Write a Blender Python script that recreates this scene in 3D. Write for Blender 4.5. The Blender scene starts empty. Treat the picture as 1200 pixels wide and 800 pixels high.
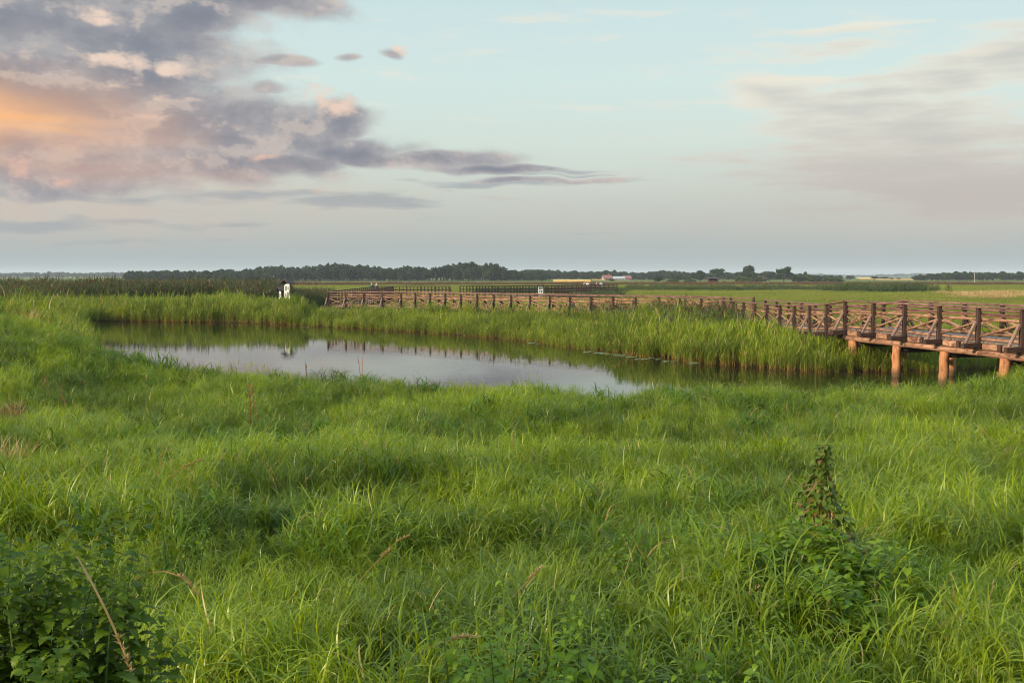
import bpy, math, random
import numpy as np
from mathutils import Vector, Matrix
random.seed(7)
rng = np.random.default_rng(11)
sc = bpy.context.scene
COL = sc.collection
PI = math.pi
CAMZ = 3.5
F = 1167.0            # focal length in photo pixels (1200 wide)
PITCH = math.atan(77 / F)

def X(px, Y):         # sideways offset of a thing seen at column px, Y metres out
    return (px - 600) / F * Y

# ------------------------------------------------------------------ helpers
def mesh_obj(name, V, Fc, mat, parent=None, smooth=True, attrs=None, mats=None, midx=None):
    V = np.asarray(V, dtype=np.float32).reshape(-1, 3)
    me = bpy.data.meshes.new(name)
    if parent is not None:
        V = V - np.array(parent.location, dtype=np.float32)
    if isinstance(Fc, np.ndarray):
        k = Fc.shape[1]
        me.vertices.add(len(V)); me.vertices.foreach_set('co', V.ravel())
        me.loops.add(Fc.size); me.loops.foreach_set('vertex_index', Fc.ravel().astype(np.int32))
        me.polygons.add(len(Fc)); me.polygons.foreach_set('loop_start', np.arange(0, Fc.size, k, dtype=np.int32))
        me.update(calc_edges=True)
    else:
        me.from_pydata([tuple(map(float, v)) for v in V], [], [tuple(int(i) for i in f) for f in Fc])
    for nm, (typ, dom, data) in (attrs or {}).items():
        a = me.attributes.new(nm, typ, dom)
        a.data.foreach_set('vector' if typ == 'FLOAT_VECTOR' else 'value', np.asarray(data).ravel())
    for m in (mats or [mat]):
        me.materials.append(m)
    if midx is not None:
        me.polygons.foreach_set('material_index', np.asarray(midx, dtype=np.int32))
    if smooth and len(me.polygons):
        me.polygons.foreach_set('use_smooth', np.ones(len(me.polygons), dtype=bool))
    me.update()
    o = bpy.data.objects.new(name, me); COL.objects.link(o)
    if parent is not None: o.parent = parent
    return o

def tag(o, label=None, cat=None, group=None, kind=None):
    if label: o['label'] = label
    if cat: o['category'] = cat
    if group: o['group'] = group
    if kind: o['kind'] = kind
    return o

def empty(name, loc, label=None, cat=None, group=None):
    o = bpy.data.objects.new(name, None); COL.objects.link(o)
    o.location = loc; o.empty_display_size = .2
    return tag(o, label, cat, group)

class MB:
    """collects shapes for one mesh"""
    def __init__(s): s.v = []; s.f = []; s.g = []; s.m = []
    def add(s, V, Fc, g=None, m=0):
        n = len(s.v); s.v += [tuple(v) for v in V]; s.f += [tuple(i + n for i in f) for f in Fc]
        s.g += list(g) if g is not None else [(0, 0, 0)] * len(V); s.m += [m] * len(Fc)
        return s
    def build(s, name, mat, parent=None, smooth=False, mats=None):
        return mesh_obj(name, s.v, s.f, mat, parent, smooth, {'grain': ('FLOAT_VECTOR', 'POINT', s.g)}, mats, s.m if mats else None)

def frame(p0, p1):
    d = Vector(p1) - Vector(p0); L = d.length; d.normalize()
    up = Vector((0, 0, 1)) if abs(d.z) < .95 else Vector((0, 1, 0))
    a = d.cross(up).normalized(); b = a.cross(d).normalized()
    return d, a, b, L

def log_(mb, p0, p1, r, r1=None, sides=9, rings=5, jit=.06, sag=0.0, m=0):
    d, a, b, L = frame(p0, p1); r1 = r if r1 is None else r1
    V = []; G = []; Fc = []; sd = random.random() * 50; p0 = Vector(p0)
    off = [1 + random.uniform(-jit, jit) for _ in range(sides)]
    wob = [(random.uniform(-.12, .12) * r, random.uniform(-.12, .12) * r) for _ in range(rings)]
    for i in range(rings):
        t = i / (rings - 1); rr = r + (r1 - r) * t
        c = p0 + d * L * t + a * wob[i][0] + b * wob[i][1] - Vector((0, 0, sag * 4 * t * (1 - t)))
        for k in range(sides):
            q = 2 * PI * k / sides; R = rr * off[k] * (1 + random.uniform(-jit, jit) * .5)
            V.append(c + a * math.cos(q) * R + b * math.sin(q) * R); G.append((t * L + sd, q * r * 1.0 + sd, sd))
    for i in range(rings - 1):
        for k in range(sides):
            k2 = (k + 1) % sides
            Fc.append((i * sides + k, i * sides + k2, (i + 1) * sides + k2, (i + 1) * sides + k))
    Fc.append(tuple(range(sides - 1, -1, -1))); Fc.append(tuple((rings - 1) * sides + k for k in range(sides)))
    mb.add(V, Fc, G, m); return mb

def beam(mb, p0, p1, w, h, bev=.01, m=0):
    d, a, b, L = frame(p0, p1); p0 = Vector(p0); sd = random.random() * 50
    bev = min(bev, w * .3, h * .3)
    prof = [(-w/2+bev, -h/2), (w/2-bev, -h/2), (w/2, -h/2+bev), (w/2, h/2-bev), (w/2-bev, h/2), (-w/2+bev, h/2), (-w/2, h/2-bev), (-w/2, -h/2+bev)]
    V = []; G = []
    for t in (0, .33, .66, 1):
        j = Vector((random.uniform(-.003, .003), random.uniform(-.003, .003), random.uniform(-.004, .004)))
        for (x, y) in prof:
            V.append(p0 + d * L * t + a * x + b * y + j); G.append((t * L + sd, x + y * .7 + sd, sd))
    Fc = [(i*8+k, i*8+(k+1) % 8, (i+1)*8+(k+1) % 8, (i+1)*8+k) for i in range(3) for k in range(8)]
    Fc.append(tuple(range(7, -1, -1))); Fc.append(tuple(24 + k for k in range(8)))
    mb.add(V, Fc, G, m); return mb

def box(mb, lo, hi, m=0):
    x0, y0, z0 = lo; x1, y1, z1 = hi
    V = [(x0,y0,z0),(x1,y0,z0),(x1,y1,z0),(x0,y1,z0),(x0,y0,z1),(x1,y0,z1),(x1,y1,z1),(x0,y1,z1)]
    mb.add(V, [(0,3,2,1),(4,5,6,7),(0,1,5,4),(1,2,6,5),(2,3,7,6),(3,0,4,7)], V, m); return mb

# value noise -------------------------------------------------------
_T = rng.random((256, 256))
def vn(x, y, s=1.0, seed=0):
    x = np.asarray(x, float) / s + seed * 17.31; y = np.asarray(y, float) / s + seed * 9.77
    xi = np.floor(x).astype(int); yi = np.floor(y).astype(int); fx = x - xi; fy = y - yi
    fx = fx * fx * (3 - 2 * fx); fy = fy * fy * (3 - 2 * fy)
    g = lambda i, j: _T[(xi + i) & 255, (yi + j) & 255]
    return (g(0,0)*(1-fx)+g(1,0)*fx)*(1-fy) + (g(0,1)*(1-fx)+g(1,1)*fx)*fy
def fbm(x, y, s=1.0, seed=0, o=3):
    r = 0; a = 1; t = 0
    for k in range(o):
        r = r + a * vn(x, y, s / 2**k, seed + k); t += a; a *= .5
    return r / t
def sm(a, b, x):
    t = np.clip((x - a) / (b - a), 0, 1); return t * t * (3 - 2 * t)

# ------------------------------------------------------------------ lay of the land
FARB = [(-33, 77), (-26, 75.5), (-19, 73.5), (-11.5, 67), (-5.2, 61), (0, 54.5), (4, 46.6), (7.1, 41.5), (8.3, 39.2), (10.3, 36.6), (12.4, 36.2), (14, 36.6), (17, 37.4), (22, 38.6), (30, 41), (45, 46)]
NEARB = [(45, 36), (30, 32), (20, 30), (14, 28.8), (10, 26.8), (5.9, 25.4), (2, 26.0), (0, 26.8), (-2.1, 27.8), (-4.6, 29.0), (-7.8, 30.6), (-11.8, 31.2), (-14.8, 35.5), (-18.4, 45), (-23.5, 55), (-29.5, 66)]
POND = np.array(FARB + NEARB, float)
def pond_sd(x, y):
    x = np.asarray(x, float); y = np.asarray(y, float)
    dmin = np.full(x.shape, 1e9); ins = np.zeros(x.shape, bool); n = len(POND)
    for i in range(n):
        ax, ay = POND[i]; bx, by = POND[(i + 1) % n]
        ex, ey = bx - ax, by - ay
        t = np.clip(((x - ax) * ex + (y - ay) * ey) / (ex * ex + ey * ey), 0, 1)
        dmin = np.minimum(dmin, np.hypot(x - ax - t * ex, y - ay - t * ey))
        c = ((ay > y) != (by > y)) & (x < ex * (y - ay) / (ey + 1e-12) + ax)
        ins ^= c
    d = np.where(ins, -dmin, dmin)
    return d + (fbm(x, y, 1.6, 5) - .5) * 1.0
def land(x, y):
    x = np.asarray(x, float); y = np.asarray(y, float)
    z = .42 + .75 * (1 - sm(3, 20, y)) - .05 * np.exp(-((y - 26) / 5) ** 2) * sm(-12, -4, x) * (1 - sm(8, 12, x)) + 1.55 * np.exp(-((x + 17.6) ** 2 + (y - 29) ** 2) / (2 * 4.5 ** 2))
    z = z + .9 * np.exp(-((x + 27) ** 2 / 120 + (y - 24) ** 2 / 90))
    near = 1 - sm(60, 140, np.hypot(x, y))
    z = z + near * ((fbm(x, y, 3.2, 1, 3) - .5) * .42)
    z = z + (fbm(x, y, 260, 3, 2) - .5) * .5 * sm(100, 600, np.hypot(x, y))
    return z
def ground_z(x, y):
    d = pond_sd(x, y); L = land(x, y)
    out = -.04 + (L + .04) * sm(-.1, 2.6, d)
    return np.where(d > 0, out, -.04 - .55 * sm(0, 2.0, -d))
def gz(x, y): return float(ground_z(np.array([x]), np.array([y]))[0])

# ------------------------------------------------------------------ node helpers
class NT:
    def __init__(s, tree): s.t = tree; s.n = tree.nodes; s.l = tree.links
    def node(s, typ, **kw):
        n = s.n.new(typ)
        for k, v in kw.items(): setattr(n, k, v)
        return n
    def put(s, sock, v):
        if isinstance(v, bpy.types.NodeSocket): s.l.new(v, sock)
        elif v is not None: sock.default_value = v
    def m(s, op, a, b=None, c=None, clamp=False):
        n = s.node('ShaderNodeMath', operation=op, use_clamp=clamp)
        s.put(n.inputs[0], a); s.put(n.inputs[1], b); s.put(n.inputs[2], c); return n.outputs[0]
    def mix(s, f, a, b, mode='MIX'):
        n = s.node('ShaderNodeMix', data_type='RGBA', blend_type=mode)
        s.put(n.inputs[0], f); s.put(n.inputs[6], a if isinstance(a, bpy.types.NodeSocket) else (*a, 1)); s.put(n.inputs[7], b if isinstance(b, bpy.types.NodeSocket) else (*b, 1))
        return n.outputs[2]
    def ramp(s, f, pts, interp='LINEAR'):
        n = s.node('ShaderNodeValToRGB'); cr = n.color_ramp; cr.interpolation = interp
        while len(cr.elements) < len(pts): cr.elements.new(.5)
        for e, (p, c) in zip(cr.elements, pts): e.position = p; e.color = (*c, 1) if len(c) == 3 else c
        s.put(n.inputs[0], f); return n.outputs[0]
    def noise(s, vec, scale, detail=3, rough=.5, dist=0, dims='3D'):
        n = s.node('ShaderNodeTexNoise', noise_dimensions=dims); s.put(n.inputs['Vector'], vec)
        n.inputs['Scale'].default_value = scale; n.inputs['Detail'].default_value = detail
        n.inputs['Roughness'].default_value = rough; n.inputs['Distortion'].default_value = dist
        return n.outputs[0]
    def sstep(s, x, a, b):
        n = s.node('ShaderNodeMapRange', interpolation_type='SMOOTHSTEP'); s.put(n.inputs[0], x)
        n.inputs[1].default_value = a; n.inputs[2].default_value = b; return n.outputs[0]
    def vec(s, x, y, z=0.0):
        n = s.node('ShaderNodeCombineXYZ'); s.put(n.inputs[0], x); s.put(n.inputs[1], y); s.put(n.inputs[2], z); return n.outputs[0]
    def attr(s, name, typ='GEOMETRY'):
        return s.node('ShaderNodeAttribute', attribute_name=name, attribute_type=typ)

def new_mat(name):
    m = bpy.data.materials.new(name); m.use_nodes = True; m.node_tree.nodes.clear()
    return m, NT(m.node_tree)

def simple(name, col, rough=.7, var=.25, scale=6, spec=.3):
    m, N = new_mat(name)
    g = N.node('ShaderNodeNewGeometry'); f = N.noise(g.outputs['Position'], scale, 4, .6)
    c = N.mix(f, tuple(c * (1 - var) for c in col), tuple(min(1, c * (1 + var)) for c in col))
    p = N.node('ShaderNodeBsdfPrincipled'); N.put(p.inputs['Base Color'], c); p.inputs['Roughness'].default_value = rough
    p.inputs['Specular IOR Level'].default_value = spec
    o = N.node('ShaderNodeOutputMaterial'); N.l.new(p.outputs[0], o.inputs[0]); return m

def foliage(name, lo, hi, dry=None, dryamt=.08, base=None, patch=3.0, transl=.4, gloss=.35, tip=None, drybig=None):
    """leaf material: colour varies per blade, per clump and in patches over the ground"""
    m, N = new_mat(name)
    g = N.node('ShaderNodeNewGeometry'); pos = g.outputs['Position']
    big = N.noise(pos, 1 / patch, 2, .55); oi = N.node('ShaderNodeObjectInfo').outputs['Random']
    bl = N.attr('bl').outputs['Fac']; t = N.attr('bt').outputs['Fac']
    f = N.m('ADD', N.m('MULTIPLY', N.sstep(big, .3, .7), .5), N.m('ADD', N.m('MULTIPLY', oi, .2), N.m('MULTIPLY', bl, .3)))
    c = N.mix(f, lo, hi)
    if base is not None:
        c = N.mix(N.m('SUBTRACT', 1, N.sstep(t, .02, .42)), c, base)
    if tip is not None:
        c = N.mix(N.sstep(t, .72, .9), c, tip)
    if dry is not None:
        h = N.m('FRACT', N.m('MULTIPLY', N.m('ADD', bl, oi), 37.7))
        thr = dryamt
        if drybig is not None:
            thr = N.m('ADD', dryamt, N.m('MULTIPLY', N.sstep(N.noise(pos, 1 / 9.0, 2, .5), .5, .75), drybig))
        c = N.mix(N.m('LESS_THAN', h, thr), c, dry)
    p = N.node('ShaderNodeBsdfPrincipled'); N.put(p.inputs['Base Color'], c); p.inputs['Roughness'].default_value = .40
    p.inputs['Specular IOR Level'].default_value = gloss
    tr = N.node('ShaderNodeBsdfTranslucent'); N.put(tr.inputs[0], N.mix(1.0, c, (1.5, 1.35, .8), 'MULTIPLY'))
    mx = N.node('ShaderNodeMixShader'); mx.inputs[0].default_value = transl
    N.l.new(p.outputs[0], mx.inputs[1]); N.l.new(tr.outputs[0], mx.inputs[2])
    o = N.node('ShaderNodeOutputMaterial'); N.l.new(mx.outputs[0], o.inputs[0]); return m

def wood(name, lo, hi, dark, rough=.75, crack=.5, wet=False):
    m, N = new_mat(name)
    gr = N.attr('grain').outputs['Vector']; sp = N.node('ShaderNodeSeparateXYZ'); N.put(sp.inputs[0], gr)
    al, ac = sp.outputs[0], sp.outputs[1]; ob = N.node('ShaderNodeObjectInfo').outputs['Random']
    v1 = N.vec(N.m('MULTIPLY', al, 1.3), N.m('MULTIPLY', ac, 22), N.m('MULTIPLY', ob, 9))
    v2 = N.vec(N.m('MULTIPLY', al, 2.5), N.m('MULTIPLY', ac, 5), N.m('MULTIPLY', ob, 31))
    a = N.noise(v1, 1.6, 4, .6); b = N.noise(v2, 1.3, 5, .7, .4)
    c = N.mix(N.sstep(a, .3, .7), lo, hi)
    c = N.mix(N.m('MULTIPLY', N.sstep(b, .46, .64), crack), c, dark)
    c = N.mix(N.m('MULTIPLY', ob, .35), c, tuple((x + y) / 2.4 for x, y in zip(lo, dark)))
    if wet:   # algae and damp where the pile stands in the water
        ps = N.node('ShaderNodeSeparateXYZ'); N.put(ps.inputs[0], N.node('ShaderNodeNewGeometry').outputs['Position'])
        c = N.mix(N.m('MULTIPLY', N.sstep(N.m('ADD', ps.outputs[2], N.m('MULTIPLY', b, .3)), .52, .22), .85), c, (.045, .040, .020))
    p = N.node('ShaderNodeBsdfPrincipled'); N.put(p.inputs['Base Color'], c); p.inputs['Roughness'].default_value = rough
    p.inputs['Specular IOR Level'].default_value = .3
    bp = N.node('ShaderNodeBump'); bp.inputs['Strength'].default_value = .5; bp.inputs['Distance'].default_value = .01
    N.put(bp.inputs['Height'], a); N.l.new(bp.outputs[0], p.inputs['Normal'])
    o = N.node('ShaderNodeOutputMaterial'); N.l.new(p.outputs[0], o.inputs[0]); return m

M = {}
M['grass'] = foliage('meadow_grass_leaf', (.036, .082, .004), (.310, .390, .012), (.40, .30, .11), .014, patch=2.2, transl=.40, gloss=.45)
M['bankreed'] = foliage('bank_reed_leaf', (.060, .105, .010), (.28, .34, .026), (.42, .30, .12), .07, base=(.30, .17, .055), patch=3, transl=.4, gloss=.22)
M['tallreed'] = foliage('tall_reed_leaf', (.034, .058, .014), (.085, .115, .026), (.20, .12, .06), .05, base=(.16, .12, .05), patch=6, transl=.3)
M['plume'] = foliage('reed_plume', (.095, .045, .034), (.17, .085, .055), patch=6, transl=.3, gloss=.1)
M['farmeadow'] = foliage('far_meadow_leaf', (.12, .165, .020), (.28, .30, .035), (.30, .20, .07), .10, patch=14, transl=.4, gloss=.2, drybig=.35)
M['corn'] = foliage('dark_reed_leaf', (.040, .070, .018), (.075, .115, .028), (.2, .16, .06), .06, patch=8, transl=.3)
M['brownreed'] = foliage('brown_reed_leaf', (.10, .075, .03), (.17, .11, .05), (.16, .075, .045), .4, patch=25, transl=.3, gloss=.1)
M['weed'] = foliage('weed_leaf', (.035, .070, .016), (.085, .125, .030), (.17, .07, .04), .10, patch=1.0, transl=.3)
M['nettle'] = foliage('nettle_leaf', (.030, .070, .007), (.150, .215, .014), patch=.35, transl=.40, gloss=.12)
M['vine'] = foliage('bindweed_leaf', (.080, .150, .010), (.22, .32, .016), patch=.4, transl=.42, gloss=.2)
M['weedvine'] = foliage('dark_bindweed_leaf', (.040, .070, .012), (.13, .19, .018), (.17, .10, .04), .10, patch=.3, transl=.3, gloss=.2)
M['coarse'] = foliage('coarse_leaf', (.034, .080, .006), (.14, .235, .014), (.3, .2, .08), .03, patch=1.0, transl=.38, gloss=.25)
M['seed'] = foliage('seed_head', (.20, .16, .06), (.36, .27, .12), patch=.5, transl=.3, gloss=.15)
M['treeleaf'] = foliage('tree_leaf', (.018, .034, .012), (.040, .062, .020), patch=18, transl=.25, gloss=.1)
M['shrubleaf'] = foliage('shrub_leaf', (.050, .075, .018), (.095, .120, .026), patch=12, transl=.3, gloss=.1)
M['forest'] = foliage('forest_leaf', (.016, .030, .013), (.038, .056, .022), patch=25, transl=.2, gloss=.08)
M['straw'] = foliage('dry_straw', (.36, .24, .10), (.52, .36, .17), patch=.3, transl=.25, gloss=.2)
M['rust'] = foliage('rusty_dock', (.20, .09, .035), (.32, .16, .06), patch=.3, transl=.2, gloss=.1)
M['deadstem'] = foliage('dead_stem', (.20, .11, .045), (.40, .24, .10), patch=.2, transl=.1, gloss=.2)
M['stem'] = simple('green_stem', (.08, .13, .03), .6)
M['trunk'] = simple('bark', (.07, .055, .04), .9)
M['log'] = wood('peeled_log', (.21, .095, .056), (.50, .29, .175), (.055, .021, .014), crack=.9)
M['pile'] = wood('pine_pile', (.34, .14, .055), (.55, .27, .12), (.14, .045, .022), crack=.65, wet=True)
M['post'] = wood('dark_timber', (.036, .020, .017), (.085, .045, .034), (.022, .013, .011), crack=.6)
M['strut'] = wood('weathered_strut', (.17, .10, .08), (.30, .19, .15), (.05, .025, .02), crack=.6)
M['toprail'] = wood('reddish_rail', (.105, .046, .038), (.28, .145, .115), (.04, .016, .014), crack=.8)
M['deck'] = wood('deck_board', (.13, .105, .095), (.22, .18, .16), (.05, .04, .035), crack=.6)
M['roofshake'] = wood('roof_shingle', (.07, .045, .045), (.14, .09, .085), (.02, .015, .015))
M['whiteboard'] = simple('white_board', (.72, .74, .74), .5, .06, 3)
M['pictures'] = simple('printed_picture', (.13, .16, .15), .5, .6, 14)
M['redroof'] = simple('red_roof_tile', (.24, .10, .085), .8, .2, 3)
M['greyroof'] = simple('pale_metal_roof', (.34, .35, .37), .6, .1, 1)
M['plaster'] = simple('house_plaster', (.32, .28, .24), .85, .12, 2)
M['window'] = simple('window_dark', (.03, .035, .04), .2, .2, 2)
M['pole'] = simple('concrete_pole', (.55, .52, .48), .8, .1, 2)
M['lily'] = simple('lily_leaf', (.17, .24, .10), .35, .3, 9, .5)
M['wheat'] = simple('ripe_wheat', (.62, .40, .13), .9, .18, .5)
M['stubble'] = simple('stubble', (.48, .30, .12), .9, .2, .3)

# ground ------------------------------------------------------------
def ground_mat():
    m, N = new_mat('meadow_ground'); g = N.node('ShaderNodeNewGeometry'); pos = g.outputs['Position']
    sp = N.node('ShaderNodeSeparateXYZ'); N.put(sp.inputs[0], pos)
    st = N.vec(N.m('MULTIPLY', sp.outputs[0], .35), sp.outputs[1], 0.0)
    soil = N.mix(N.noise(pos, 9, 4, .7), (.045, .060, .012), (.10, .12, .022))
    a = N.noise(st, .045, 4, .6); b = N.noise(pos, .9, 4, .7); k = N.noise(st, .012, 3, .5)
    green = N.mix(b, (.060, .095, .018), (.13, .165, .030))
    gold = N.mix(b, (.17, .15, .035), (.27, .20, .055))
    far = N.mix(N.m('MULTIPLY', N.sstep(a, .45, .68), .75), green, gold)
    far = N.mix(N.m('MULTIPLY', N.sstep(k, .52, .66), .5), far, (.15, .085, .045))
    dist = N.m('SQRT', N.m('ADD', N.m('MULTIPLY', sp.outputs[0], sp.outputs[0]), N.m('MULTIPLY', sp.outputs[1], sp.outputs[1])))
    c = N.mix(N.sstep(dist, 60, 130), soil, far)
    # mud where the ground falls to the water
    c = N.mix(N.m('SUBTRACT', 1, N.sstep(sp.outputs[2], -.02, .10)), c, (.045, .022, .012))
    p = N.node('ShaderNodeBsdfPrincipled'); N.put(p.inputs['Base Color'], c); p.inputs['Roughness'].default_value = .95
    p.inputs['Specular IOR Level'].default_value = .1
    bp = N.node('ShaderNodeBump'); bp.inputs['Strength'].default_value = .9; bp.inputs['Distance'].default_value = .15
    N.put(bp.inputs['Height'], N.noise(pos, 2.5, 4, .7)); N.l.new(bp.outputs[0], p.inputs['Normal'])
    o = N.node('ShaderNodeOutputMaterial'); N.l.new(p.outputs[0], o.inputs[0]); return m
def grow(a, b, n): return list(np.geomspace(a, b, n))
xs = np.array(sorted([-v for v in grow(46, 5800, 34)] + list(np.arange(-45, 45.01, .5)) + grow(46, 5800, 34)))
ys = np.array(sorted(list(-np.geomspace(3, 900, 12)) + list(np.arange(-2.5, 92, .5)) + grow(93, 5900, 46)))
gx, gy = np.meshgrid(xs, ys); gzv = ground_z(gx, gy)
idx = np.arange(gx.size).reshape(gx.shape)
gf = np.stack([idx[:-1, :-1], idx[:-1, 1:], idx[1:, 1:], idx[1:, :-1]], -1).reshape(-1, 4)
tag(mesh_obj('ground', np.stack([gx, gy, gzv], -1).reshape(-1, 3), gf, ground_mat()), kind='structure')

def water_mat():
    m, N = new_mat('pond_water'); g = N.node('ShaderNodeNewGeometry'); pos = g.outputs['Position']
    p = N.node('ShaderNodeBsdfPrincipled'); p.inputs['Base Color'].default_value = (.012, .013, .007, 1)
    p.inputs['Roughness'].default_value = .02; p.inputs['IOR'].default_value = 1.38; p.inputs['Specular IOR Level'].default_value = .7
    mp = N.node('ShaderNodeMapping'); mp.inputs['Scale'].default_value = (.5, 1.6, 1); N.put(mp.inputs[0], pos)
    bp = N.node('ShaderNodeBump'); bp.inputs['Strength'].default_value = .045; bp.inputs['Distance'].default_value = .04
    N.put(bp.inputs['Height'], N.noise(mp.outputs[0], 1.6, 3, .6)); N.l.new(bp.outputs[0], p.inputs['Normal'])
    o = N.node('ShaderNodeOutputMaterial'); N.l.new(p.outputs[0], o.inputs[0]); return m
wx = np.linspace(-40, 50, 10); wy = np.linspace(20, 82, 8); a, b = np.meshgrid(wx, wy); idx = np.arange(a.size).reshape(a.shape)
wf = np.stack([idx[:-1, :-1], idx[:-1, 1:], idx[1:, 1:], idx[1:, :-1]], -1).reshape(-1, 4)
tag(mesh_obj('pond_water', np.stack([a, b, a * 0], -1).reshape(-1, 3), wf, water_mat()), kind='structure')

# ------------------------------------------------------------------ blades, leaves, plants
class Veg:
    def __init__(s): s.V = []; s.F = []; s.bl = []; s.bt = []; s.mi = []; s.n = 0
    def push(s, V, Fc, bl, bt, mi=0):
        s.V.append(np.asarray(V, float)); s.F.append(np.asarray(Fc, int) + s.n); s.bl.append(np.full(len(V), bl)); s.bt.append(np.asarray(bt, float))
        s.mi += [mi] * len(Fc); s.n += len(V)
    def blade(s, base, az, L, W, lean, curl, segs=5, twist=0., t0=0., t1=1., mi=0, wpow=2.2, w0=.55):
        t = np.linspace(0, 1, segs + 1); th = lean + curl * t ** 1.4
        dl = L / segs; tm = (th[:-1] + th[1:]) / 2
        r = np.concatenate([[0], np.cumsum(np.sin(tm)) * dl]); z = np.concatenate([[0], np.cumsum(np.cos(tm)) * dl])
        ca, sa = math.cos(az), math.sin(az)
        P = np.stack([base[0] + r * ca, base[1] + r * sa, base[2] + z], -1)
        w = W * .5 * np.minimum(1, w0 + t * 2.5) * (1 - t ** wpow) + W * .03
        tw = twist * t
        side = np.stack([-sa * np.cos(tw) + ca * np.cos(th) * np.sin(tw), ca * np.cos(tw) + sa * np.cos(th) * np.sin(tw), -np.sin(th) * np.sin(tw)], -1)
        V = np.empty((2 * (segs + 1), 3)); V[0::2] = P - side * w[:, None]; V[1::2] = P + side * w[:, None]
        i = np.arange(segs) * 2
        Fc = np.stack([i, i + 1, i + 3, i + 2], -1)
        s.push(V, Fc, random.random(), np.repeat(t0 + (t1 - t0) * t, 2), mi)
        return P
    def leaf(s, base, az, L, W, pitch, droop=.6, teeth=0, segs=5, mi=0, heart=.0, roll=0.):
        """broad leaf with a folded midrib; pitch = angle above the horizon at its stalk"""
        t = np.linspace(0, 1, segs + 1); an = pitch - droop * 2 * t
        dl = L / segs; am = (an[:-1] + an[1:]) / 2
        r = np.concatenate([[0], np.cumsum(np.cos(am)) * dl]); z = np.concatenate([[0], np.cumsum(np.sin(am)) * dl])
        ca, sa = math.cos(az), math.sin(az); P = np.stack([base[0] + r * ca, base[1] + r * sa, base[2] + z], -1)
        w = W * .5 * np.sin(np.clip(t, 0, 1) ** (.55) * PI) ** .8 + W * .02
        if heart: w[0] = W * heart; 
        if teeth: w = w * (1 + teeth * np.where(np.arange(segs + 1) % 2, .5, -.5))
        up = .22 * w; cr, sr = math.cos(roll), math.sin(roll)
        sd = np.array([-sa * cr, ca * cr, sr])
        V = np.empty((3 * (segs + 1), 3)); upv = np.array([0, 0, 1.])
        back = np.zeros((segs + 1, 3)); back[0] = -np.array([ca, sa, 0]) * L * (.12 if heart else 0)
        V[0::3] = P + sd * w[:, None] + upv * up[:, None] + back; V[1::3] = P; V[2::3] = P - sd * w[:, None] + upv * up[:, None] + back
        i = np.arange(segs) * 3
        Fc = np.concatenate([np.stack([i, i + 1, i + 4, i + 3], -1), np.stack([i + 1, i + 2, i + 5, i + 4], -1)])
        s.push(V, Fc, random.random(), np.repeat(t, 3), mi)
    def arrays(s):
        return np.concatenate(s.V), np.concatenate(s.F), np.concatenate(s.bl), np.concatenate(s.bt), np.array(s.mi)
    def build(s, name, mat, parent=None, mats=None):
        V, Fc, bl, bt, mi = s.arrays()
        return mesh_obj(name, V, Fc, mat, parent, True, {'bl': ('FLOAT', 'POINT', bl), 'bt': ('FLOAT', 'POINT', bt)}, mats, mi if mats else None)

R = random.uniform
def proto_grass(n=8, h=(.26, .46), rad=.11, lw=(.0065, .0115), seg=5, leaves=(3, 6), ll=(.16, .32), lean=.18, curl=(.5, 2.1)):
    v = Veg()
    for _ in range(n):
        a = R(0, 2 * PI); r = rad * math.sqrt(random.random()); b = (r * math.cos(a), r * math.sin(a), -.03)
        H = R(*h); az = R(0, 2 * PI); P = v.blade(b, az, H, .0045, R(0, lean), R(0, .35), 3, 0, 0, .6, wpow=6)
        for k in range(random.randint(*leaves)):
            f = R(.12, 1.0); q = f * 3; i = min(2, int(q)); p = P[i] * (1 - (q - i)) + P[i + 1] * (q - i)
            v.blade(p, R(0, 2 * PI), R(*ll), R(*lw), R(.12, .7), R(*curl), seg, R(-.8, .8), .3, 1)
    return v
def proto_reed(n=11, h=(.75, 1.3), rad=.24, lw=(.022, .040), seg=4, plume=0., leaves=(3, 5), ll=(.30, .62), stw=.012, lean=.12):
    v = Veg()
    for _ in range(n):
        a = R(0, 2 * PI); r = rad * math.sqrt(random.random()); b = (r * math.cos(a), r * math.sin(a), -.05)
        H = R(*h); P = v.blade(b, R(0, 2 * PI), H, stw, R(0, lean), R(0, .18), 4, 0, 0, .85, wpow=6)
        for k in range(random.randint(*leaves)):
            f = R(.1, 1.0); q = f * 4; i = min(3, int(q)); p = P[i] * (1 - (q - i)) + P[i + 1] * (q - i)
            v.blade(p, R(0, 2 * PI), R(*ll), R(*lw), R(.1, .5), R(.3, 1.5), seg, R(-.6, .6), f * .7, min(1, f * .7 + .3))
        if random.random() < plume:
            for k in range(4):
                v.blade(P[-1] - np.array([0, 0, .08]), R(0, 2 * PI), R(.16, .26), R(.025, .045), R(.05, .35), R(.3, .9), 3, R(-1, 1), .9, 1, mi=1, wpow=1.5, w0=.3)
    return v

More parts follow.
